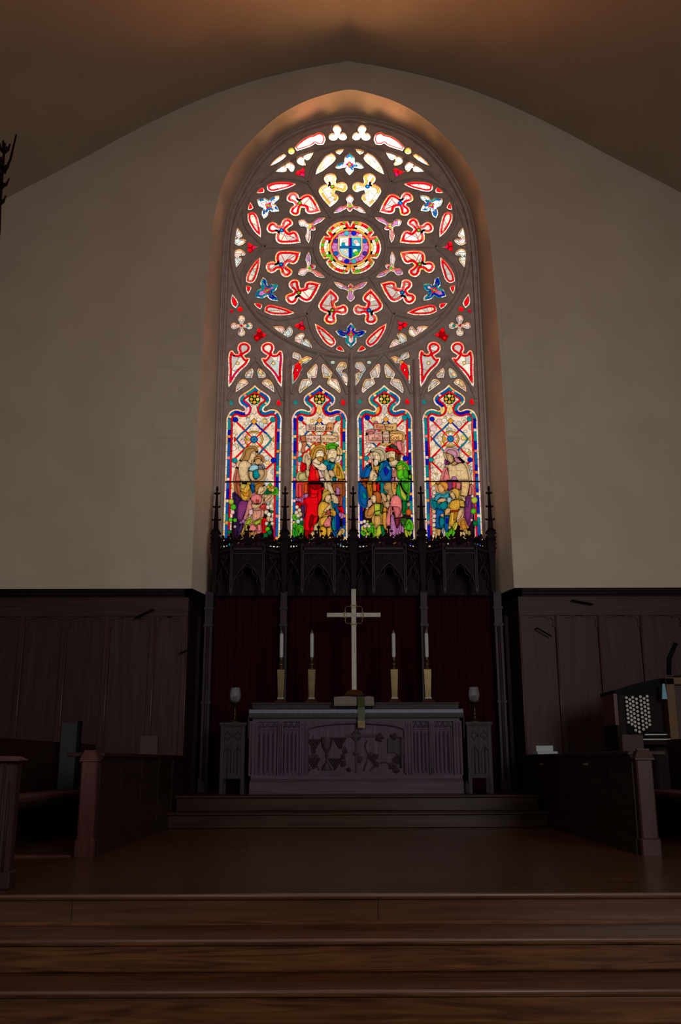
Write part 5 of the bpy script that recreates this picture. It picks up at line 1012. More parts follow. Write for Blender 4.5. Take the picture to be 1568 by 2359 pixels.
b = MB(); b.box(-1.37, 1.37, AY-.03, 12.96, zc+.012, zt-.006); b.build('altar_top', M['altarx'], altar, .012)
def AX(px, y=1720): return A(px, y)[0]
stx = [AX(p) for p in (583, 645, 698, 943, 995, 1055)]
for x, w_ in zip(stx, (.055, .035, .045, .045, .035, .055)):
    b = MB(); b.box(x-w_, x+w_, AY+.008, AY+.05, zp+.04, zc-.02)
    for s in (-.4, .4): b.tube([(x+w_*s, AY+.008, zp+.06), (x+w_*s, AY+.008, zc-.05)], .008, 6)
    b.build('stile', M['altar'], altar)
z1 = A(600, 1679)[1]; z0 = A(600, 1787)[1]
for x0, x1 in ((AX(595), AX(638)), (AX(652), AX(689)), (AX(953), AX(988)), (AX(1003), AX(1041))):
    b = MB(); n = 24; prof = []
    for i in range(n+1):
        u = i/n; prof.append((x0+(x1-x0)*u, AY+.042-.026*abs(math.sin(u*PI*4))**.6*(1 if .04 < u < .96 else 0)))
    # the folds end in carved, scalloped edges
    top = [z1-.035-.022*math.cos(i/n*2*PI*4)-.02*abs(i/n-.5) for i in range(n+1)]; bot = [z0+.04+.02*math.cos(i/n*2*PI*4) for i in range(n+1)]
    vs = [(p[0], p[1], bot[i]) for i, p in enumerate(prof)]+[(p[0], p[1], top[i]) for i, p in enumerate(prof)]+[(p[0], AY+.05, bot[i]) for i, p in enumerate(prof)]+[(p[0], AY+.05, top[i]) for i, p in enumerate(prof)]
    m = n+1; fs = [(i, i+1, m+i+1, m+i) for i in range(n)]+[(m+i, m+i+1, 3*m+i+1, 3*m+i) for i in range(n)]+[(2*m+i, 2*m+i+1, i+1, i) for i in range(n)]
    b.add(vs, fs); b.box(x0, x1, AY+.043, AY+.05, z0, z1); b.build('linenfold_panel', M['altar'], altar)
    b = MB(); zq = (z1+.01, zc-.035)                     # small pierced strip above each fold
    b.box(x0-.01, x1+.01, AY+.02, AY+.05, z1-.008, z1+.006)
    for i in range(3):
        u = x0+(x1-x0)*(i+.5)/3; b.tube([(u-(x1-x0)/6, AY+.035, zq[0]), (u, AY+.03, zq[1]), (u+(x1-x0)/6, AY+.035, zq[0])], .008, 5); b.ball((u, AY+.035, zq[0]+.02), .014, 6)
    b.build('tracery_strip', M['altar'], altar)
# arched middle panel with its carving
xl, xr = AX(706), AX(934); zb = A(820, 1781)[1]; zs = A(820, 1681)[1]; za = A(820, 1664)[1]; xm = (xl+xr)/2
arc_ = [(xl, zs)]+[(xl+(xr-xl)*t, zs+(za-zs)*math.sin(PI*t)**.45) for t in np.linspace(.02, .98, 17)]+[(xr, zs)]
b = MB(); top = zc-.03
for p, q in zip(arc_[:-1], arc_[1:]): b.prism([p, q, (q[0], top+.012), (p[0], top+.012)], AY+.006, AY+.045)
b.sweep([(xl, zb)]+arc_+[(xr, zb)], [(-.022, 0), (-.010, .016), (.008, .012), (.014, 0)], AY+.012); b.build('arch_frame', M['altar'], altar)
rl = MB(); Yf = AY+.045
def leaf(x, z, L, a, w_=.35):
    ca, sa = math.cos(a), math.sin(a); pts = [(0, 0), (.25, .5*w_), (.45, .42*w_), (.6, .62*w_), (.8, .3*w_), (1, 0), (.8, -.3*w_), (.6, -.62*w_), (.45, -.42*w_), (.25, -.5*w_)]
    P = [(x+(u*ca-v*sa)*L, z+(u*sa+v*ca)*L) for u, v in pts]; c = (x+.55*ca*L, Yf-.026, z+.55*sa*L)
    vs = [(p[0], Yf-.006, p[1]) for p in P]+[c]; n = len(P); rl.add(vs, [(i, (i+1) % n, n) for i in range(n)])
rr = random.Random(8)
def RP(px, py): return A(px, py, Yf)
cxx, czz = RP(752, 1700); 
ch = [(.075, RP(0, 1700)[1]), (.073, RP(0, 1712)[1]), (.058, RP(0, 1724)[1]), (.030, RP(0, 1733)[1]), (.012, RP(0, 1738)[1]), (.022, RP(0, 1745)[1]), (.012, RP(0, 1750)[1]), (.020, RP(0, 1758)[1]), (.066, RP(0, 1772)[1]), (.070, RP(0, 1776)[1])]
vs = []; n = 10
for r, z in ch:
    for i in range(n+1): t = PI*i/n; vs.append((cxx-r*math.cos(t), Yf-.035*math.sin(t)*min(1, r/.03), z))
rl.add(vs, [(k*(n+1)+i, k*(n+1)+i+1, (k+1)*(n+1)+i+1, (k+1)*(n+1)+i) for k in range(len(ch)-1) for i in range(n)], True)
for gx_, gz_ in ((724, 1712), (782, 1708), (722, 1755), (772, 1756)):      # bunches of grapes
    for i in range(15):
        row = int((math.sqrt(8*i+1)-1)/2); j = i-row*(row+1)//2; x, z = RP(gx_, gz_); rl.ball((x+(j-row/2)*.034, Yf-.012, z-.07+row*.026), .020, 6)
for i in range(26):
    px, py = rr.choice([(rr.uniform(712, 735), rr.uniform(1692, 1776)), (rr.uniform(768, 812), rr.uniform(1720, 1776)), (rr.uniform(828, 862), rr.uniform(1722, 1776)), (rr.uniform(898, 926), rr.uniform(1742, 1776))]); x, z = RP(px, py); leaf(x, z, rr.uniform(.07, .12), rr.uniform(0, 6.28), .7)
for pts in ([(735, 1775), (720, 1745), (716, 1715), (722, 1694)], [(768, 1775), (790, 1745), (792, 1715), (800, 1735)], [(836, 1776), (850, 1742), (838, 1718), (846, 1706)], [(905, 1776), (922, 1750), (918, 1720), (924, 1700)], [(850, 1776), (880, 1752), (905, 1765)]):
    P = smooth([RP(*p) for p in pts], 2, False); rl.tube([(p[0], Yf-.008, p[1]) for p in P], .009, 6)
x0, z0_ = RP(820, 1695); rl.box(x0-.014, x0+.014, Yf-.022, Yf, zb, RP(0, 1668)[1]); rl.box(RP(791, 0)[0], RP(848, 0)[0], Yf-.024, Yf, z0_-.016, z0_+.016)
for q in range(8): t = q*PI/4+.4; rl.ball((x0+.05*math.cos(t), Yf-.01, z0_+.05*math.sin(t)), .018, 6)
# open book with two roses over it
for s in (-1, 1):
    bx = RP(890, 0)[0]; P = [(bx, RP(0, 1706)[1]), (bx+s*.10, RP(0, 1700)[1]), (bx+s*.165, RP(0, 1704)[1]), (bx+s*.165, RP(0, 1738)[1]), (bx+s*.09, RP(0, 1736)[1]), (bx, RP(0, 1745)[1])]
    rl.prism(P, Yf-.03, Yf); c = RP(890+s*17, 1699); rl.ball((c[0], Yf-.015, c[1]), .045, 10, (1, .6, 1)); rl.ball((c[0], Yf-.035, c[1]), .018, 6)
    for q in range(5): t = q*1.257; rl.ball((c[0]+.04*math.cos(t), Yf-.012, c[1]+.04*math.sin(t)), .022, 6)
rl.tube([(RP(890, 0)[0], Yf-.03, RP(0, 1700)[1]), (RP(890, 0)[0], Yf-.03, RP(0, 1772)[1])], .012, 6)
rl.build('relief_carving', M['relief'], altar)
gy = 12.52; GT = at(815, 1618, gy)[1]; gx0, gx1 = at(581, 1625, gy)[0], at(1056, 1625, gy)[0]
b = MB(); b.box(gx0, gx1, gy, 12.92, zt-.006, GT-.022); b.box(gx0-.012, gx1+.012, gy-.014, 12.93, GT-.024, GT); b.build('gradine', M['pedestal'], altar, .004)
# linen over the top
lz = zt; cl = MB(); n = 12; zlow = A(0, 1654)[1]
prof = [(gy-.016, lz+.003), (AY+.01, lz+.003), (AY-.020, lz-.002), (AY-.040, lz-.018), (AY-.050, lz-.045), (AY-.050, zlow+.04), (AY-.044, zlow)]
cl.prismx(prof+[(p[0]+.006 if i > 1 else p[0], p[1]-.0025) for i, p in list(enumerate(prof))[::-1]], -1.372, 1.372)
for s in (-1, 1):
    X0 = s*1.378; P = [(AY-.02, lz-.002), (AY-.02, A(0, 1702)[1]), (AY+.12, A(0, 1707)[1]), (12.6, A(0, 1702)[1]), (12.9, A(0, 1704)[1]), (12.9, lz)]
    cl.prismx(P, X0-.004, X0+.004); cl.prism([(s*1.36, lz+.004), (s*1.384, lz-.004), (s*1.384, lz-.02), (s*1.36, lz-.01)], AY-.02, 12.9)
o = cl.build('altar_cloth', M['linen']); hb = MB(); hb.box(-1.368, 1.368, AY-.056, AY-.0485, A(0, 1645)[1], A(0, 1637)[1]); hb.build('highlight_band', M['highlight'], o).location = (0, 0, 0); tag(o, 'white linen cloth laid over the altar top and hanging at its ends', 'cloth')
TOP = GT+.001
# ---------------------------------------------------------------- cross
cy = 12.62; cz = lambda py: A(815, py, cy)[1]; cxm = A(815, 1500, cy)[0]
cross = thing('altar_cross', 'tall pale metal cross with a looped ring at the crossing', 'cross', (cxm, cy, TOP+.07))
hw = .034; b = MB(); zb_ = cz(1592)
b.box(cxm-hw, cxm+hw, cy-.02, cy+.02, zb_, cz(1357)); zA = cz(1417)
for s in (-1, 1): b.box(cxm+s*hw, cxm+s*.365, cy-.02, cy+.02, zA-.031, zA+.031)
b.build('cross_bars', M['silver'], cross, .004)
b = MB()
for s in (-.45, .45): b.box(cxm+s*hw-.004, cxm+s*hw+.004, cy-.025, cy-.018, zb_, cz(1359)); b.box(cxm-.36, cxm+.36, cy-.025, cy-.018, zA+s*.031-.004, zA+s*.031+.004)
b.build('raised_lines', M['silver'], cross)
b = MB(); b.tube([(cxm+(.122+.028*math.cos(4*t+PI))*math.cos(t), cy-.012, zA+(.122+.028*math.cos(4*t+PI))*math.sin(t)) for t in np.linspace(0, 2*PI, 49)[:-1]], .010, 6, True)
for dx, dz in ((0, .128), (0, -.128), (.128, 0), (-.128, 0)):
    if dx: b.box(cxm+dx-.010, cxm+dx+.010, cy-.027, cy+.027, zA-.038, zA+.038)
    else: b.box(cxm-.042, cxm+.042, cy-.027, cy+.027, zA+dz-.010, zA+dz+.010)
b.build('ring', M['brass'], cross)
b = MB(); z0, z1 = cz(1602), cz(1591); b.frustum(cxm, cy, z0, z1, .128, .10, .085, .06); b.frustum(cxm, cy, z1, z1+.012, .06, .045, .045, .035); b.build('foot', M['brass'], cross)
b = MB(); b.box(cxm-.115, cxm+.115, cy-.085, cy+.085, TOP, z0+.001); o = b.build('cross_plinth', M['dark']); tag(o, 'small dark wooden block under the foot of the altar cross', 'block')
# ---------------------------------------------------------------- candlesticks and candles
def stick(px, label, first=[]):
    y = 12.58; x = A(px, 1612, y)[0]; Z = lambda py: A(px, py, y)[1]
    if not first:
        r = thing('candlestick', label, 'candlestick', (x, y, TOP), 'brass candlesticks on the altar')
        b = MB(); b.frustum(x, y, TOP, TOP+.022, .086, .086, .07, .07); b.frustum(x, y, TOP+.022, TOP+.045, .068, .068, .046, .046); b.build('foot', M['brassd'], r)
        b = MB(); b.frustum(x, y, TOP+.045, TOP+.065, .042, .042, .044, .044); b.build('lower_collar', M['silver'], r)
        b = MB(); b.frustum(x, y, TOP+.065, Z(1543), .036, .036, .049, .049); b.build('tapered_stem', M['brass'], r)
        b = MB(); z = Z(1541); b.lathe(x, y, [(.050, z-.004), (.034, z+.012), (.018, z+.022), (.034, z+.036), (.042, z+.055), (.034, z+.075), (.016, z+.085), (.014, z+.098), (.040, z+.104), (.042, z+.112), (.018, z+.118), (.024, z+.126), (.024, z+.150), (.016, z+.150)], 16); b.build('knop', M['brassd'], r)
        first += [r]; z0 = z+.128
        c = thing('candle', 'c', 'candle', (x, y, z0), 'white altar candles')
        b = MB(); top = Z(1461); b.lathe(x, y, [(.018, z0), (.0195, z0+.02), (.0255, z0+.05), (.0255, top), (.020, top+.006)], 14); b.build('wax', M['wax'], c)
        b = MB(); b.lathe(x, y, [(.022, top), (.021, top+.012), (.012, top+.034), (.005, top+.05), (.003, top+.06)], 12); b.build('follower', M['silver'], c)
        first += [c]; return r, c
    out_ = []
    for q in first:
        d = q.copy(); COL.objects.link(d); d.location = (x, y, q.location[2]); d['label'] = label
        for k in q.children: e = k.copy(); COL.objects.link(e); e.parent = d
        out_.append(d)
    return out_
for px, w1 in ((646.5, 'outermost left of the four, at the left end of the altar'), (717.5, 'between the cross and the leftmost candlestick'), (908.5, 'between the cross and the rightmost candlestick'), (985.5, 'outermost right of the four, at the right end of the altar')):
    r, c = stick(px, '')
    r['label'] = 'tapered brass candlestick '+w1; c['label'] = 'white candle '+w1.replace('candlestick', 'candle')
# ---------------------------------------------------------------- book on its stand, ribbon
by = 12.40; BX = lambda p: A(p, 1620, by)[0]; BT = lz+.0045
hB = A(815, 1606, by)[1]-BT-.03
st = thing('book_stand', 'low dark wooden book stand on the altar in front of the cross', 'book stand', (cxm, by, BT))
b = MB(); b.prismx([(by-.075, BT), (by-.075, BT+.006), (by+.065, BT+hB), (by+.085, BT+hB), (by+.10, BT)], BX(775), BX(858)); b.build('sloping_desk', M['dark'], st)
b = MB(); b.box(BX(778), BX(855), by-.135, by-.078, BT, BT+.012); b.build('ledge', M['dark'], st)
bk = thing('open_book', 'thick open book with cream pages lying on the altar book stand', 'book', (cxm, by, BT+.02))
dv = np.array((.14, hB-.006)); dv = dv/np.hypot(*dv); nv = np.array((-dv[1], dv[0])); p0 = np.array((by-.075, BT+.012)); Ls = math.hypot(.14, hB)
def slab(mb, x0, x1, a, b_, bow=0, n=8):
    vs = []
    for i in range(n+1):
        u = i/n; x = x0+(x1-x0)*u; hgt = b_+bow*math.sin(PI*u)
        for t, q in ((0.02, a), (0.02, hgt), (Ls, hgt), (Ls, a)): p = p0+dv*t+nv*q; vs.append((x, p[0], p[1]))
    mb.add(vs, [(i*4+k, i*4+(k+1) % 4, (i+1)*4+(k+1) % 4, (i+1)*4+k) for i in range(n) for k in range(4)]+[(0, 1, 2, 3), (n*4+3, n*4+2, n*4+1, n*4)])
b = MB(); slab(b, BX(767), BX(863), .004, .011); b.build('cover', M['dark'], bk)
for q0, q1 in ((769, 822), (838, 861)): b = MB(); slab(b, BX(q0), BX(q1), .012, .034, .012); b.build('page_block', M['paper'], bk)
rbn = thing('ribbon', 'broad green ribbon with a tan end hanging from the book over the altar front', 'ribbon', (BX(831), AY-.07, zlow))
b = MB(); fy = AY-.066; zz = lambda p: A(831, p, fy)[1]; x0, x1 = A(824, 1650, fy)[0], A(840, 1650, fy)[0]
q1 = p0+dv*(Ls*.9)+nv*.052; q2 = p0+dv*.02+nv*.055
pr = [tuple(q1), tuple(q2), (fy, BT+.004), (fy-.003, zz(1661))]
b.prismx(pr+[(p[0]-.003, p[1]+.004) for p in pr[::-1]], x0, x1); b.build('silk_band', M['green'], rbn)
b = MB(); b.box(x0-.002, x1+.002, fy-.012, fy-.002, zz(1677), zz(1660)); b.build('tan_end', M['tan'], rbn)
# ---------------------------------------------------------------- pedestals with lamps
def pedestal(first=[]):
    y0, y1 = 12.30, 12.66; X = lambda p: A(p, 1700, y0)[0]; Z = lambda p: A(535, p, y0)[1]
    x0, x1 = X(508), X(564); xm_ = (x0+x1)/2
    r = thing('pedestal', 'carved wooden pedestal with cross panel standing left of the altar', 'pedestal', (xm_, 12.48, PZ), 'carved pedestals beside the altar')
    b = MB(); zt_ = Z(1664); b.box(x0-.02, x1+.02, y0-.02, y1+.02, zt_-.035, zt_); b.box(x0-.008, x1+.008, y0-.008, y1+.008, zt_-.055, zt_-.034); b.build('top', M['pedestal'], r, .004)
    b = MB(); zl = Z(1790)
    for xx in (x0, x1-.045): 
        for yy in (y0, y1-.045): b.box(xx, xx+.045, yy, yy+.045, PZ, zt_-.05)
    b.box(x0+.02, x1-.02, y0+.012, y1-.012, zl, zt_-.05); b.build('case', M['pedestal'], r)
    b = MB(); zm = Z(1715)
    b.box(x0+.04, x1-.04, y0-.004, y0+.014, zl-.02, zl+.02); b.box(x0+.04, x1-.04, y0+.002, y0+.014, zm-.012, zm+.012); b.box(xm_-.012, xm_+.012, y0+.0, y0+.014, zl, zt_-.06)
    for s in (-1, 1):
        u = xm_+s*.065
        b.tube([(u-.05, y0+.008, zl+.05), (u-.05, y0+.008, zm-.10), (u, y0+.006, zm-.03), (u+.05, y0+.008, zm-.10), (u+.05, y0+.008, zl+.05)], .008, 6)
        b.tube([(u, y0+.008, zl+.03), (u, y0+.008, zm-.05)], .007, 6)
        b.tube([(u+.042*math.cos(t)*(1+.3*math.cos(4*t)), y0+.008, (zm+zt_-.06)/2+.042*math.sin(t)*(1+.3*math.cos(4*t))) for t in np.linspace(0, 2*PI, 17)[:-1]], .008, 6, True)
    b.build('tracery_panel', M['pedestal'], r)
    return r, xm_, zt_
p1, pxm, pzt = pedestal()
def lamp(x, y, z):
    r = thing('altar_lamp', 'dark brass lamp with glass globe on the pedestal left of the altar', 'lamp', (x, y, z), 'lamps on the pedestals')
    Z = lambda p: A(538, p, y)[1]
    b = MB(); zd = Z(1618); b.lathe(x, y, [(.075, z), (.078, z+.012), (.05, z+.022), (.018, z+.04), (.013, z+.08), (.024, z+.10), (.024, z+.115), (.013, z+.13), (.012, zd-.05), (.03, zd-.035), (.085, zd-.008), (.092, zd), (.085, zd+.006), (.03, zd+.004)], 20); b.build('stand', M['brassd'], r)
    b = MB(); b.lathe(x, y, [(.045, zd+.004), (.062, zd+.03), (.074, zd+.075), (.074, zd+.12), (.064, zd+.165), (.060, zd+.19), (.056, zd+.19), (.060, zd+.165), (.070, zd+.12), (.070, zd+.075), (.058, zd+.032), (.042, zd+.008)], 20); b.build('glass_globe', M['lampglass'], r)
    b = MB(); b.lathe(x, y, [(.028, zd+.005), (.030, zd+.02), (.030, zd+.075), (.026, zd+.082)], 14); b.build('wax_light', M['dark'], r)
    return r
l1 = lamp(pxm, 12.48, pzt)
def copy_tree(o, loc, label):
    c = o.copy(); COL.objects.link(c); c.location = loc; c['label'] = label
    for k in o.children:
        e = k.copy(); COL.objects.link(e); e.parent = c
        for g in k.children: h = g.copy(); COL.objects.link(h); h.parent = e
    return c
px2 = A(1103.5, 1700, 12.30)[0]
copy_tree(p1, (px2, 12.48, PZ), 'carved wooden pedestal with cross panel standing right of the altar'); copy_tree(l1, (px2-.02, 12.48, pzt), 'dark brass lamp with glass globe on the pedestal right of the altar')
# ================================================================= CHOIR DESKS, SEATS, ORGAN
BY = 8.16
def bench_end(root, x0, x1, y0, zt_, mat, y1=None):
    y1 = y1 or y0+.09; xm_ = (x0+x1)/2; h = (x1-x0)/2; ym = (y0+y1)/2; d = (y1-y0)/2
    b = MB(); zc_ = zt_-.085
    b.cbox(x0+.008, x1-.008, y0+.012, y1, .13, zc_, .012); b.build('end_panel', mat, root)
    b = MB(); b.cbox(x0-.006, x1+.006, y0, y1+.01, 0, .135, .012); b.build('base_block', mat, root)
    b = MB(); b.box(x0-.004, x1+.004, y0-.002, y1+.01, zc_-.006, zc_+.008); b.frustum(xm_, ym, zc_+.008, zt_-.012, h+.002, d+.006, h*.62, d*.62); b.frustum(xm_, ym, zt_-.010, zt_, h*.66, d*.66, h*.66, d*.66); b.build('cap', mat, root)
def desk(sgn, px0, px1, label, glint):
    x0 = at(px0, 1976, BY)[0]; x1 = at(px1, 1976, BY)[0]; root = thing('choir_desk', label, 'choir desk', ((x0+x1)/2, BY+.05, 0), 'front desks of the choir stalls')
    bench_end(root, x0, x1, BY, .852, M['bench'] if sgn < 0 else M['benchr'])
    xa = (x1 if sgn < 0 else x0); xb = xa+sgn*.05; Y1 = 12.84
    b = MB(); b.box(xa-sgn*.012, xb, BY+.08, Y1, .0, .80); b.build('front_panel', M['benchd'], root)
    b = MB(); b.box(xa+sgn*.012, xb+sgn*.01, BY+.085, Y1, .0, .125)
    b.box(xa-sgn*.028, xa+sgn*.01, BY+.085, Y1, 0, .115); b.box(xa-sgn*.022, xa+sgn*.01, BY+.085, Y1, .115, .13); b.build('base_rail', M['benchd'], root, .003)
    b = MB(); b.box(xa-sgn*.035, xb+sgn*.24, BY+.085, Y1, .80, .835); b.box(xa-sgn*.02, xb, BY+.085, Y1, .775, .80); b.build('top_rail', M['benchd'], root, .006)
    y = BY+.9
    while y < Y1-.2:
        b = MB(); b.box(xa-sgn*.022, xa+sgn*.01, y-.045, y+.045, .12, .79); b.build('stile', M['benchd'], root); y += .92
    return root, x0, x1, xa
dl = desk(-1, 169.5, 211, 'dark choir desk on the left with lit pinkish end post', 0)
dr = desk(1, 1481.5, 1525, 'dark choir desk on the right with panelled end post', 0)
def seat(sgn, xin, xout, label, lab2, Ye):
    root = thing('choir_bench', label, 'bench', (sgn*(xin+xout)/2, 9.5, 0), 'benches of the choir stalls')
    b = MB(); b.box(sgn*xin, sgn*xout, BY+.22, Ye, .36, .40); b.build('seat_board', M['benchd'], root, .004)
    b = MB(); b.box(sgn*xout, sgn*(xout+.05), BY+.12, Ye+.1, 0, .98); b.build('back', M['benchd'], root)
    for y in (BY+.25, (BY+Ye)/2, Ye-.2): b = MB(); b.box(sgn*(xin+.08), sgn*xout, y, y+.05, 0, .362); b.build('support', M['dark'], root)
    c = MB(); c.box(sgn*(xin+.01), sgn*(xout-.02), BY+.24, Ye-.05, .402, .46); o = c.build('seat_cushion', M['cushion'], None, .018); tag(o, lab2, 'cushion', 'red cushions of the choir benches')
seat(-1, 3.0, 3.42, 'dark choir bench behind the left desk', 'long dark red cushion on the left choir bench', 12.6)
seat(1, 3.0, 3.42, 'dark choir bench behind the right desk', 'long dark red cushion on the right choir bench', 10.6)
b = MB(); b.box(-7.0, -2.43, BY-.005, BY+.03, 0.0, .018); tag(b.build('threshold_strip', M['bench']), 'thin light wooden floor strip left of the left end post', 'floor strip')
# reading desk half in frame at the left
ry = 6.15; RX = lambda p, y: at(p, y, ry)[0]; RZ = lambda p: at(20, p, ry)[1]
rd = thing('reading_desk', 'tall dark panelled reading desk cut off by the left edge with sloping orange-lit cap', 'reading desk', (-2.6, ry+.2, 0))
xr0 = RX(27, 1900)
b = MB(); b.box(xr0-.9, xr0-.03, ry+.02, ry+.09, 0, RZ(1752)); b.build('body', M['wain'], rd)
b = MB(); b.cbox(xr0-.085, xr0, ry, ry+.10, 0, RZ(1752)-.01, .02); b.tube([(xr0-.035, ry-.002, .1), (xr0-.035, ry-.002, RZ(1800))], .009, 6); b.tube([(xr0-.07, ry+.0, .1), (xr0-.07, ry+.0, RZ(1760))], .008, 6); b.build('corner_post', M['wain'], rd)
b = MB(); b.prism([(xr0-.95, RZ(1753)), (xr0+.028, RZ(1753)), (xr0+.032, RZ(1751)), (xr0-.02, RZ(1742)), (xr0-.95, RZ(1738))], ry-.05, ry+.13); b.build('cap', M['bench'], rd)
b = MB(); b.box(xr0-.95, xr0+.02, ry-.02, ry+.11, 0, .10); b.build('base', M['wain'], rd, .01)
# dark carved post of the organ case at the left edge, high up
py_ = 9.5; PX = lambda p: at(p, 480, py_)[0]; PZ_ = lambda p: at(8, p, py_)[1]
op = thing('carved_post', 'dark carved post with leafy finial cut off at the upper left edge', 'carved post', (PX(0), py_, 0))
b = MB(); b.box(PX(-26), PX(3), py_-.05, py_+.05, 0, PZ_(520)); b.frustum((PX(-26)+PX(3))/2, py_, PZ_(520), PZ_(400), (PX(3)-PX(-26))/2, .05, .03, .03); b.build('shaft', M['dark'], op)
b = MB(); xm_ = PX(-4); 
for z, L in ((PZ_(470), .07), (PZ_(430), .09), (PZ_(390), .08), (PZ_(350), .06)):
    for s in (-1, 1): b.tube([(xm_, py_, z), (xm_+s*L*.7, py_, z+.03), (xm_+s*L, py_, z+.11)], .026, 6, r2=.010); b.tube([(xm_, py_, z), (xm_, py_+s*L*.7, z+.03), (xm_, py_+s*L, z+.11)], .026, 6, r2=.010)
b.tube([(xm_, py_, PZ_(520)), (xm_, py_, PZ_(330))], .04, 6, r2=.012); b.tube([(xm_+.03, py_-.01, PZ_(400)), (PX(14), py_-.02, PZ_(370)), (PX(22), py_-.02, PZ_(312))], .022, 6, r2=.010); b.build('leaf_finial', M['dark'], op)
# boxes and booklets on the desks
def small(name, x, y, z, sx, sy, sz, mat, label, cat, rot=0, group=None):
    b = MB(); b.box(-sx/2, sx/2, -sy/2, sy/2, 0, sz); o = b.build(name, mat, None, .004); o.location = (x, y, z); o.rotation_euler = (0, 0, rot); return tag(o, label, cat, group)
yb = 9.4; xb = at(322, 1720, 11.3)
small('brown_box', -2.42, 11.2, .836, .20, .16, .215, M['box'], 'small brown box standing on the left choir desk', 'box', .1)
lb = at(153, 1700, 9.0)
q0, q1 = at(140, 1700, 10.6), at(178, 1700, 10.6); zt1 = at(160, 1665, 10.6)[1]
gb = thing('music_board', 'pale grey upright board with dark edge behind the left end post', 'board', (q0[0], 10.6, .465))
b = MB(); b.box(q0[0], q1[0], 10.6, 10.63, .465, zt1); b.build('panel', M['board'], gb)
b = MB(); b.box(q1[0], q1[0]+.03, 10.58, 10.66, .465, zt1+.02); b.build('edge', M['iron'], gb)
wb = at(1205, 1733, 12.2)
small('booklet', 2.36, 12.1, .836, .26, .19, .035, M['white'], 'lower of the two white booklets on the right choir desk', 'booklet', .12, 'booklets on the right desk')
small('booklet', 2.35, 12.12, .8715, .21, .15, .07, M['white'], 'upper of the two white booklets on the right choir desk', 'booklet', -.08, 'booklets on the right desk')
for px, lab in ((1250, 'left of the two small metal catches on the right choir desk'), (1352, 'right of the two small metal catches on the right choir desk')):
    Yk = None
    for Yq in np.linspace(8.4, 12.6, 400):
        if abs(at(px, 1760, Yq)[0]-dr[3]) < .012: Yk = Yq; break
    if Yk is None: Yk = 10.0
    z = at(px, 1760, Yk)[1]; b = MB(); b.box(-.02, .0, -.035, .035, -.012, .012); b.tube([(-.02, -.03, 0), (-.035, -.02, -.006), (-.035, .02, -.006), (-.02, .03, 0)], .006, 6); o = b.build('metal_catch', M['silver']); o.location = (dr[3]-.012, Yk, z); tag(o, lab, 'catch', 'metal catches on the right desk')
# iron brackets on the panelling
for (p, q), lab in ((((310, 1424), (352, 1404)), 'thick black bracket rod high on the left panelling'), (((413, 1505), (446, 1492)), 'thin black bracket rod on the left panelling beside the niche'), (((1318, 1383), (1366, 1392)), 'black bracket rod on the right frieze above the panels'), (((1237, 1447), (1270, 1466)), 'black bracket rod on the first panel right of the niche')):
    Yq = 12.80; a_ = at(*p, Yq); c_ = at(*q, Yq); r = thing('wall_bracket', lab, 'bracket', (a_[0], Yq, a_[1])); b = MB(); b.tube([(a_[0], Yq, a_[1]), (c_[0], Yq, c_[1])], .014 if '310' in str(p) else .011, 8); b.build('rod', M['iron'], r)
    b = MB(); far = a_ if abs(a_[0]) < abs(c_[0]) else c_; b.tube([(far[0], Yq, far[1]), (far[0], 12.862, far[1])], .012, 8); b.lathe(far[0], 12.856, [(.0, far[1])], 3) if False else None; b.build('wall_plate', M['iron'], r)
# ---------------------------------------------------------------- organ console
oy = 11.0; OX = lambda p, y=1650: at(p, y, oy)[0]; OZ = lambda p: at(1480, p, oy)[1]
org = thing('organ_console', 'dark organ console with white stop knobs and keyboards at the right edge', 'organ console', (OX(1500), oy+.3, 0))
b = MB(); b.box(OX(1440), OX(1640), oy+.12, oy+.9, 0, OZ(1600)); b.box(OX(1420), OX(1442), oy+.02, oy+.5, 0, OZ(1600)); b.build('case', M['dark'], org)
b = MB(); b.box(OX(1416), OX(1424), oy+.0, oy+.5, OZ(1670), OZ(1598)); b.build('pale_edge', M['bench'], org)
b = MB(); b.prism([(OX(1424), OZ(1599)), (OX(1424), OZ(1588)), (OX(1468), OZ(1578)), (OX(1490), OZ(1570)), (OX(1540), OZ(1560)), (OX(1640), OZ(1545)), (OX(1640), OZ(1599))], oy+.1, oy+.7); b.build('curved_top', M['iron'], org)
jb = MB(); jx0, jx1 = OX(1432), OX(1500); jb.prism([(jx0, OZ(1674)), (OX(1458), OZ(1692)), (jx1, OZ(1680)), (jx1, OZ(1597)), (jx0, OZ(1599))], oy+.085, oy+.12); jam = jb.build('stop_jamb', M['iron'], org)
kz = MB(); kz.lathe(0, 0, [(.008, 0), (.008, .02), (.0165, .022), (.0185, .030), (.015, .036)], 10)
K0 = kz.build('stop_knob', M['knob'], jam); K0.rotation_euler = (PI/2, 0, 0); first_k = True
cols = [(474, 690, 7), (536, 724, 7), (588, 684, 9), (656, 714, 9), (728, 672, 9), (794, 706, 8), (850, 664, 8)]
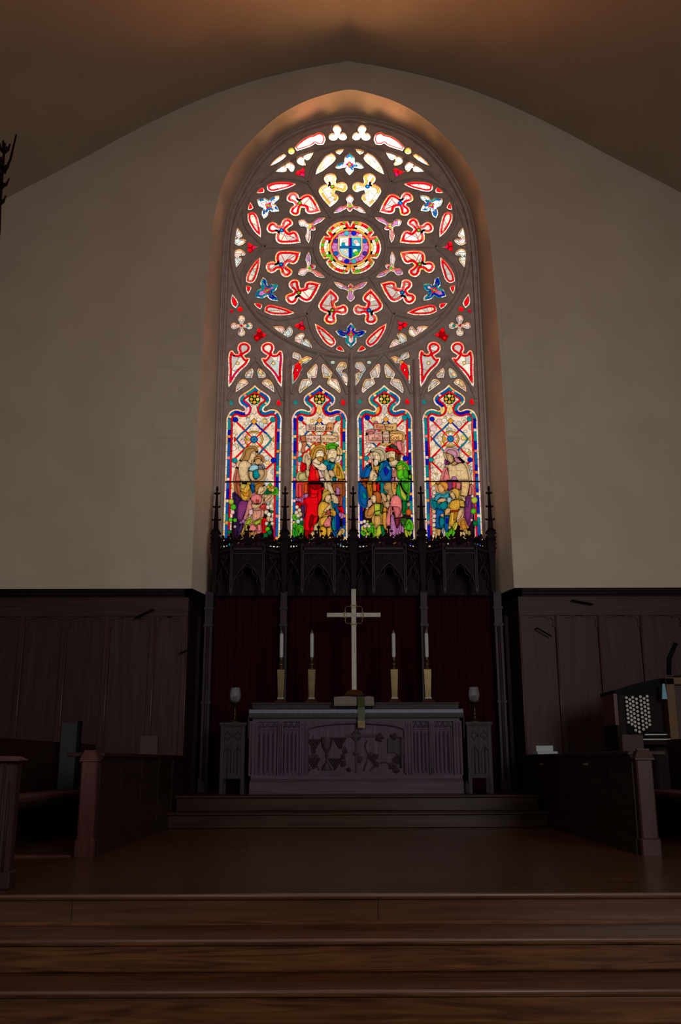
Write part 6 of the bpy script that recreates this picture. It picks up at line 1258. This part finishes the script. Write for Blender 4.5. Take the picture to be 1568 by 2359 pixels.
for i, (u, v, n_) in enumerate(cols):
    for j in range(n_):
        uu = u+7*j; vv = v+74*j*(1 if i < 4 else .99); p = at(1380+uu/7.862, 1520+vv/7.862, oy+.085)
        if first_k: k = K0; first_k = False
        else: k = K0.copy(); COL.objects.link(k); k.parent = jam
        k.location = Vector((p[0], oy+.085, p[1]))-Vector((0, 0, 0))
for i in range(4):
    y0 = 1702-i*11.5; p0 = (1472, 1486, 1490, 1508)[i]; yk = oy-.02+.09*i; b = MB(); z = OZ(y0)
    b.box(OX(p0), OX(1600), yk, yk+.14, z-.014, z); b.build('keyboard', M['knob'], org)
    b = MB(); b.box(OX(p0), OX(1600), yk+.03, yk+.14, z, z+.030); b.build('black_keys', M['iron'], org)
b = MB(); b.box(OX(1460), OX(1600), oy-.05, oy+.12, OZ(1716), OZ(1708)); b.build('key_slip', M['dark'], org)
b = MB(); b.box(OX(1538), OX(1558), oy-.03, oy+.12, OZ(1712), OZ(1562)); b.box(OX(1538), OX(1640), oy-.03, oy+.12, OZ(1578), OZ(1561)); b.build('golden_frame', M['golden'], org, .006)
b = MB(); b.box(OX(1558), OX(1640), oy-.01, oy+.0, OZ(1712), OZ(1580)); b.build('frame_panel', M['box'], org)
b = MB(); b.add([(OX(1529), oy-.045, OZ(1576)), (OX(1534.5), oy-.045, OZ(1576)), (OX(1537.5), oy-.045, OZ(1611)), (OX(1525), oy-.045, OZ(1611)), (OX(1529), oy-.033, OZ(1576)), (OX(1534.5), oy-.033, OZ(1576)), (OX(1537.5), oy-.033, OZ(1611)), (OX(1525), oy-.033, OZ(1611))], [(0, 1, 2, 3), (7, 6, 5, 4), (0, 4, 5, 1), (1, 5, 6, 2), (2, 6, 7, 3), (3, 7, 4, 0)])
tag(b.build('sheet_music', M['blue']), 'bright blue paper sheet standing on the organ console', 'paper')
b = MB(); lx, lz_ = OX(1566), OZ(1545)+.03; b.tube([(lx-.05, oy+.1, lz_-.07), (lx-.03, oy+.1, lz_+.12), (lx+.05, oy+.05, lz_+.30)], .03, 8); b.ball((lx-.045, oy+.07, lz_-.045), .012, 8)
tag(b.build('desk_lamp', M['iron']), 'black lamp on top of the organ console at the right edge', 'lamp')
small('brown_box', OX(1437, 1700), oy-.25, .836, .24, .12, .20, M['box'], 'dull brown box on the right desk below the stop knobs', 'box', .05)
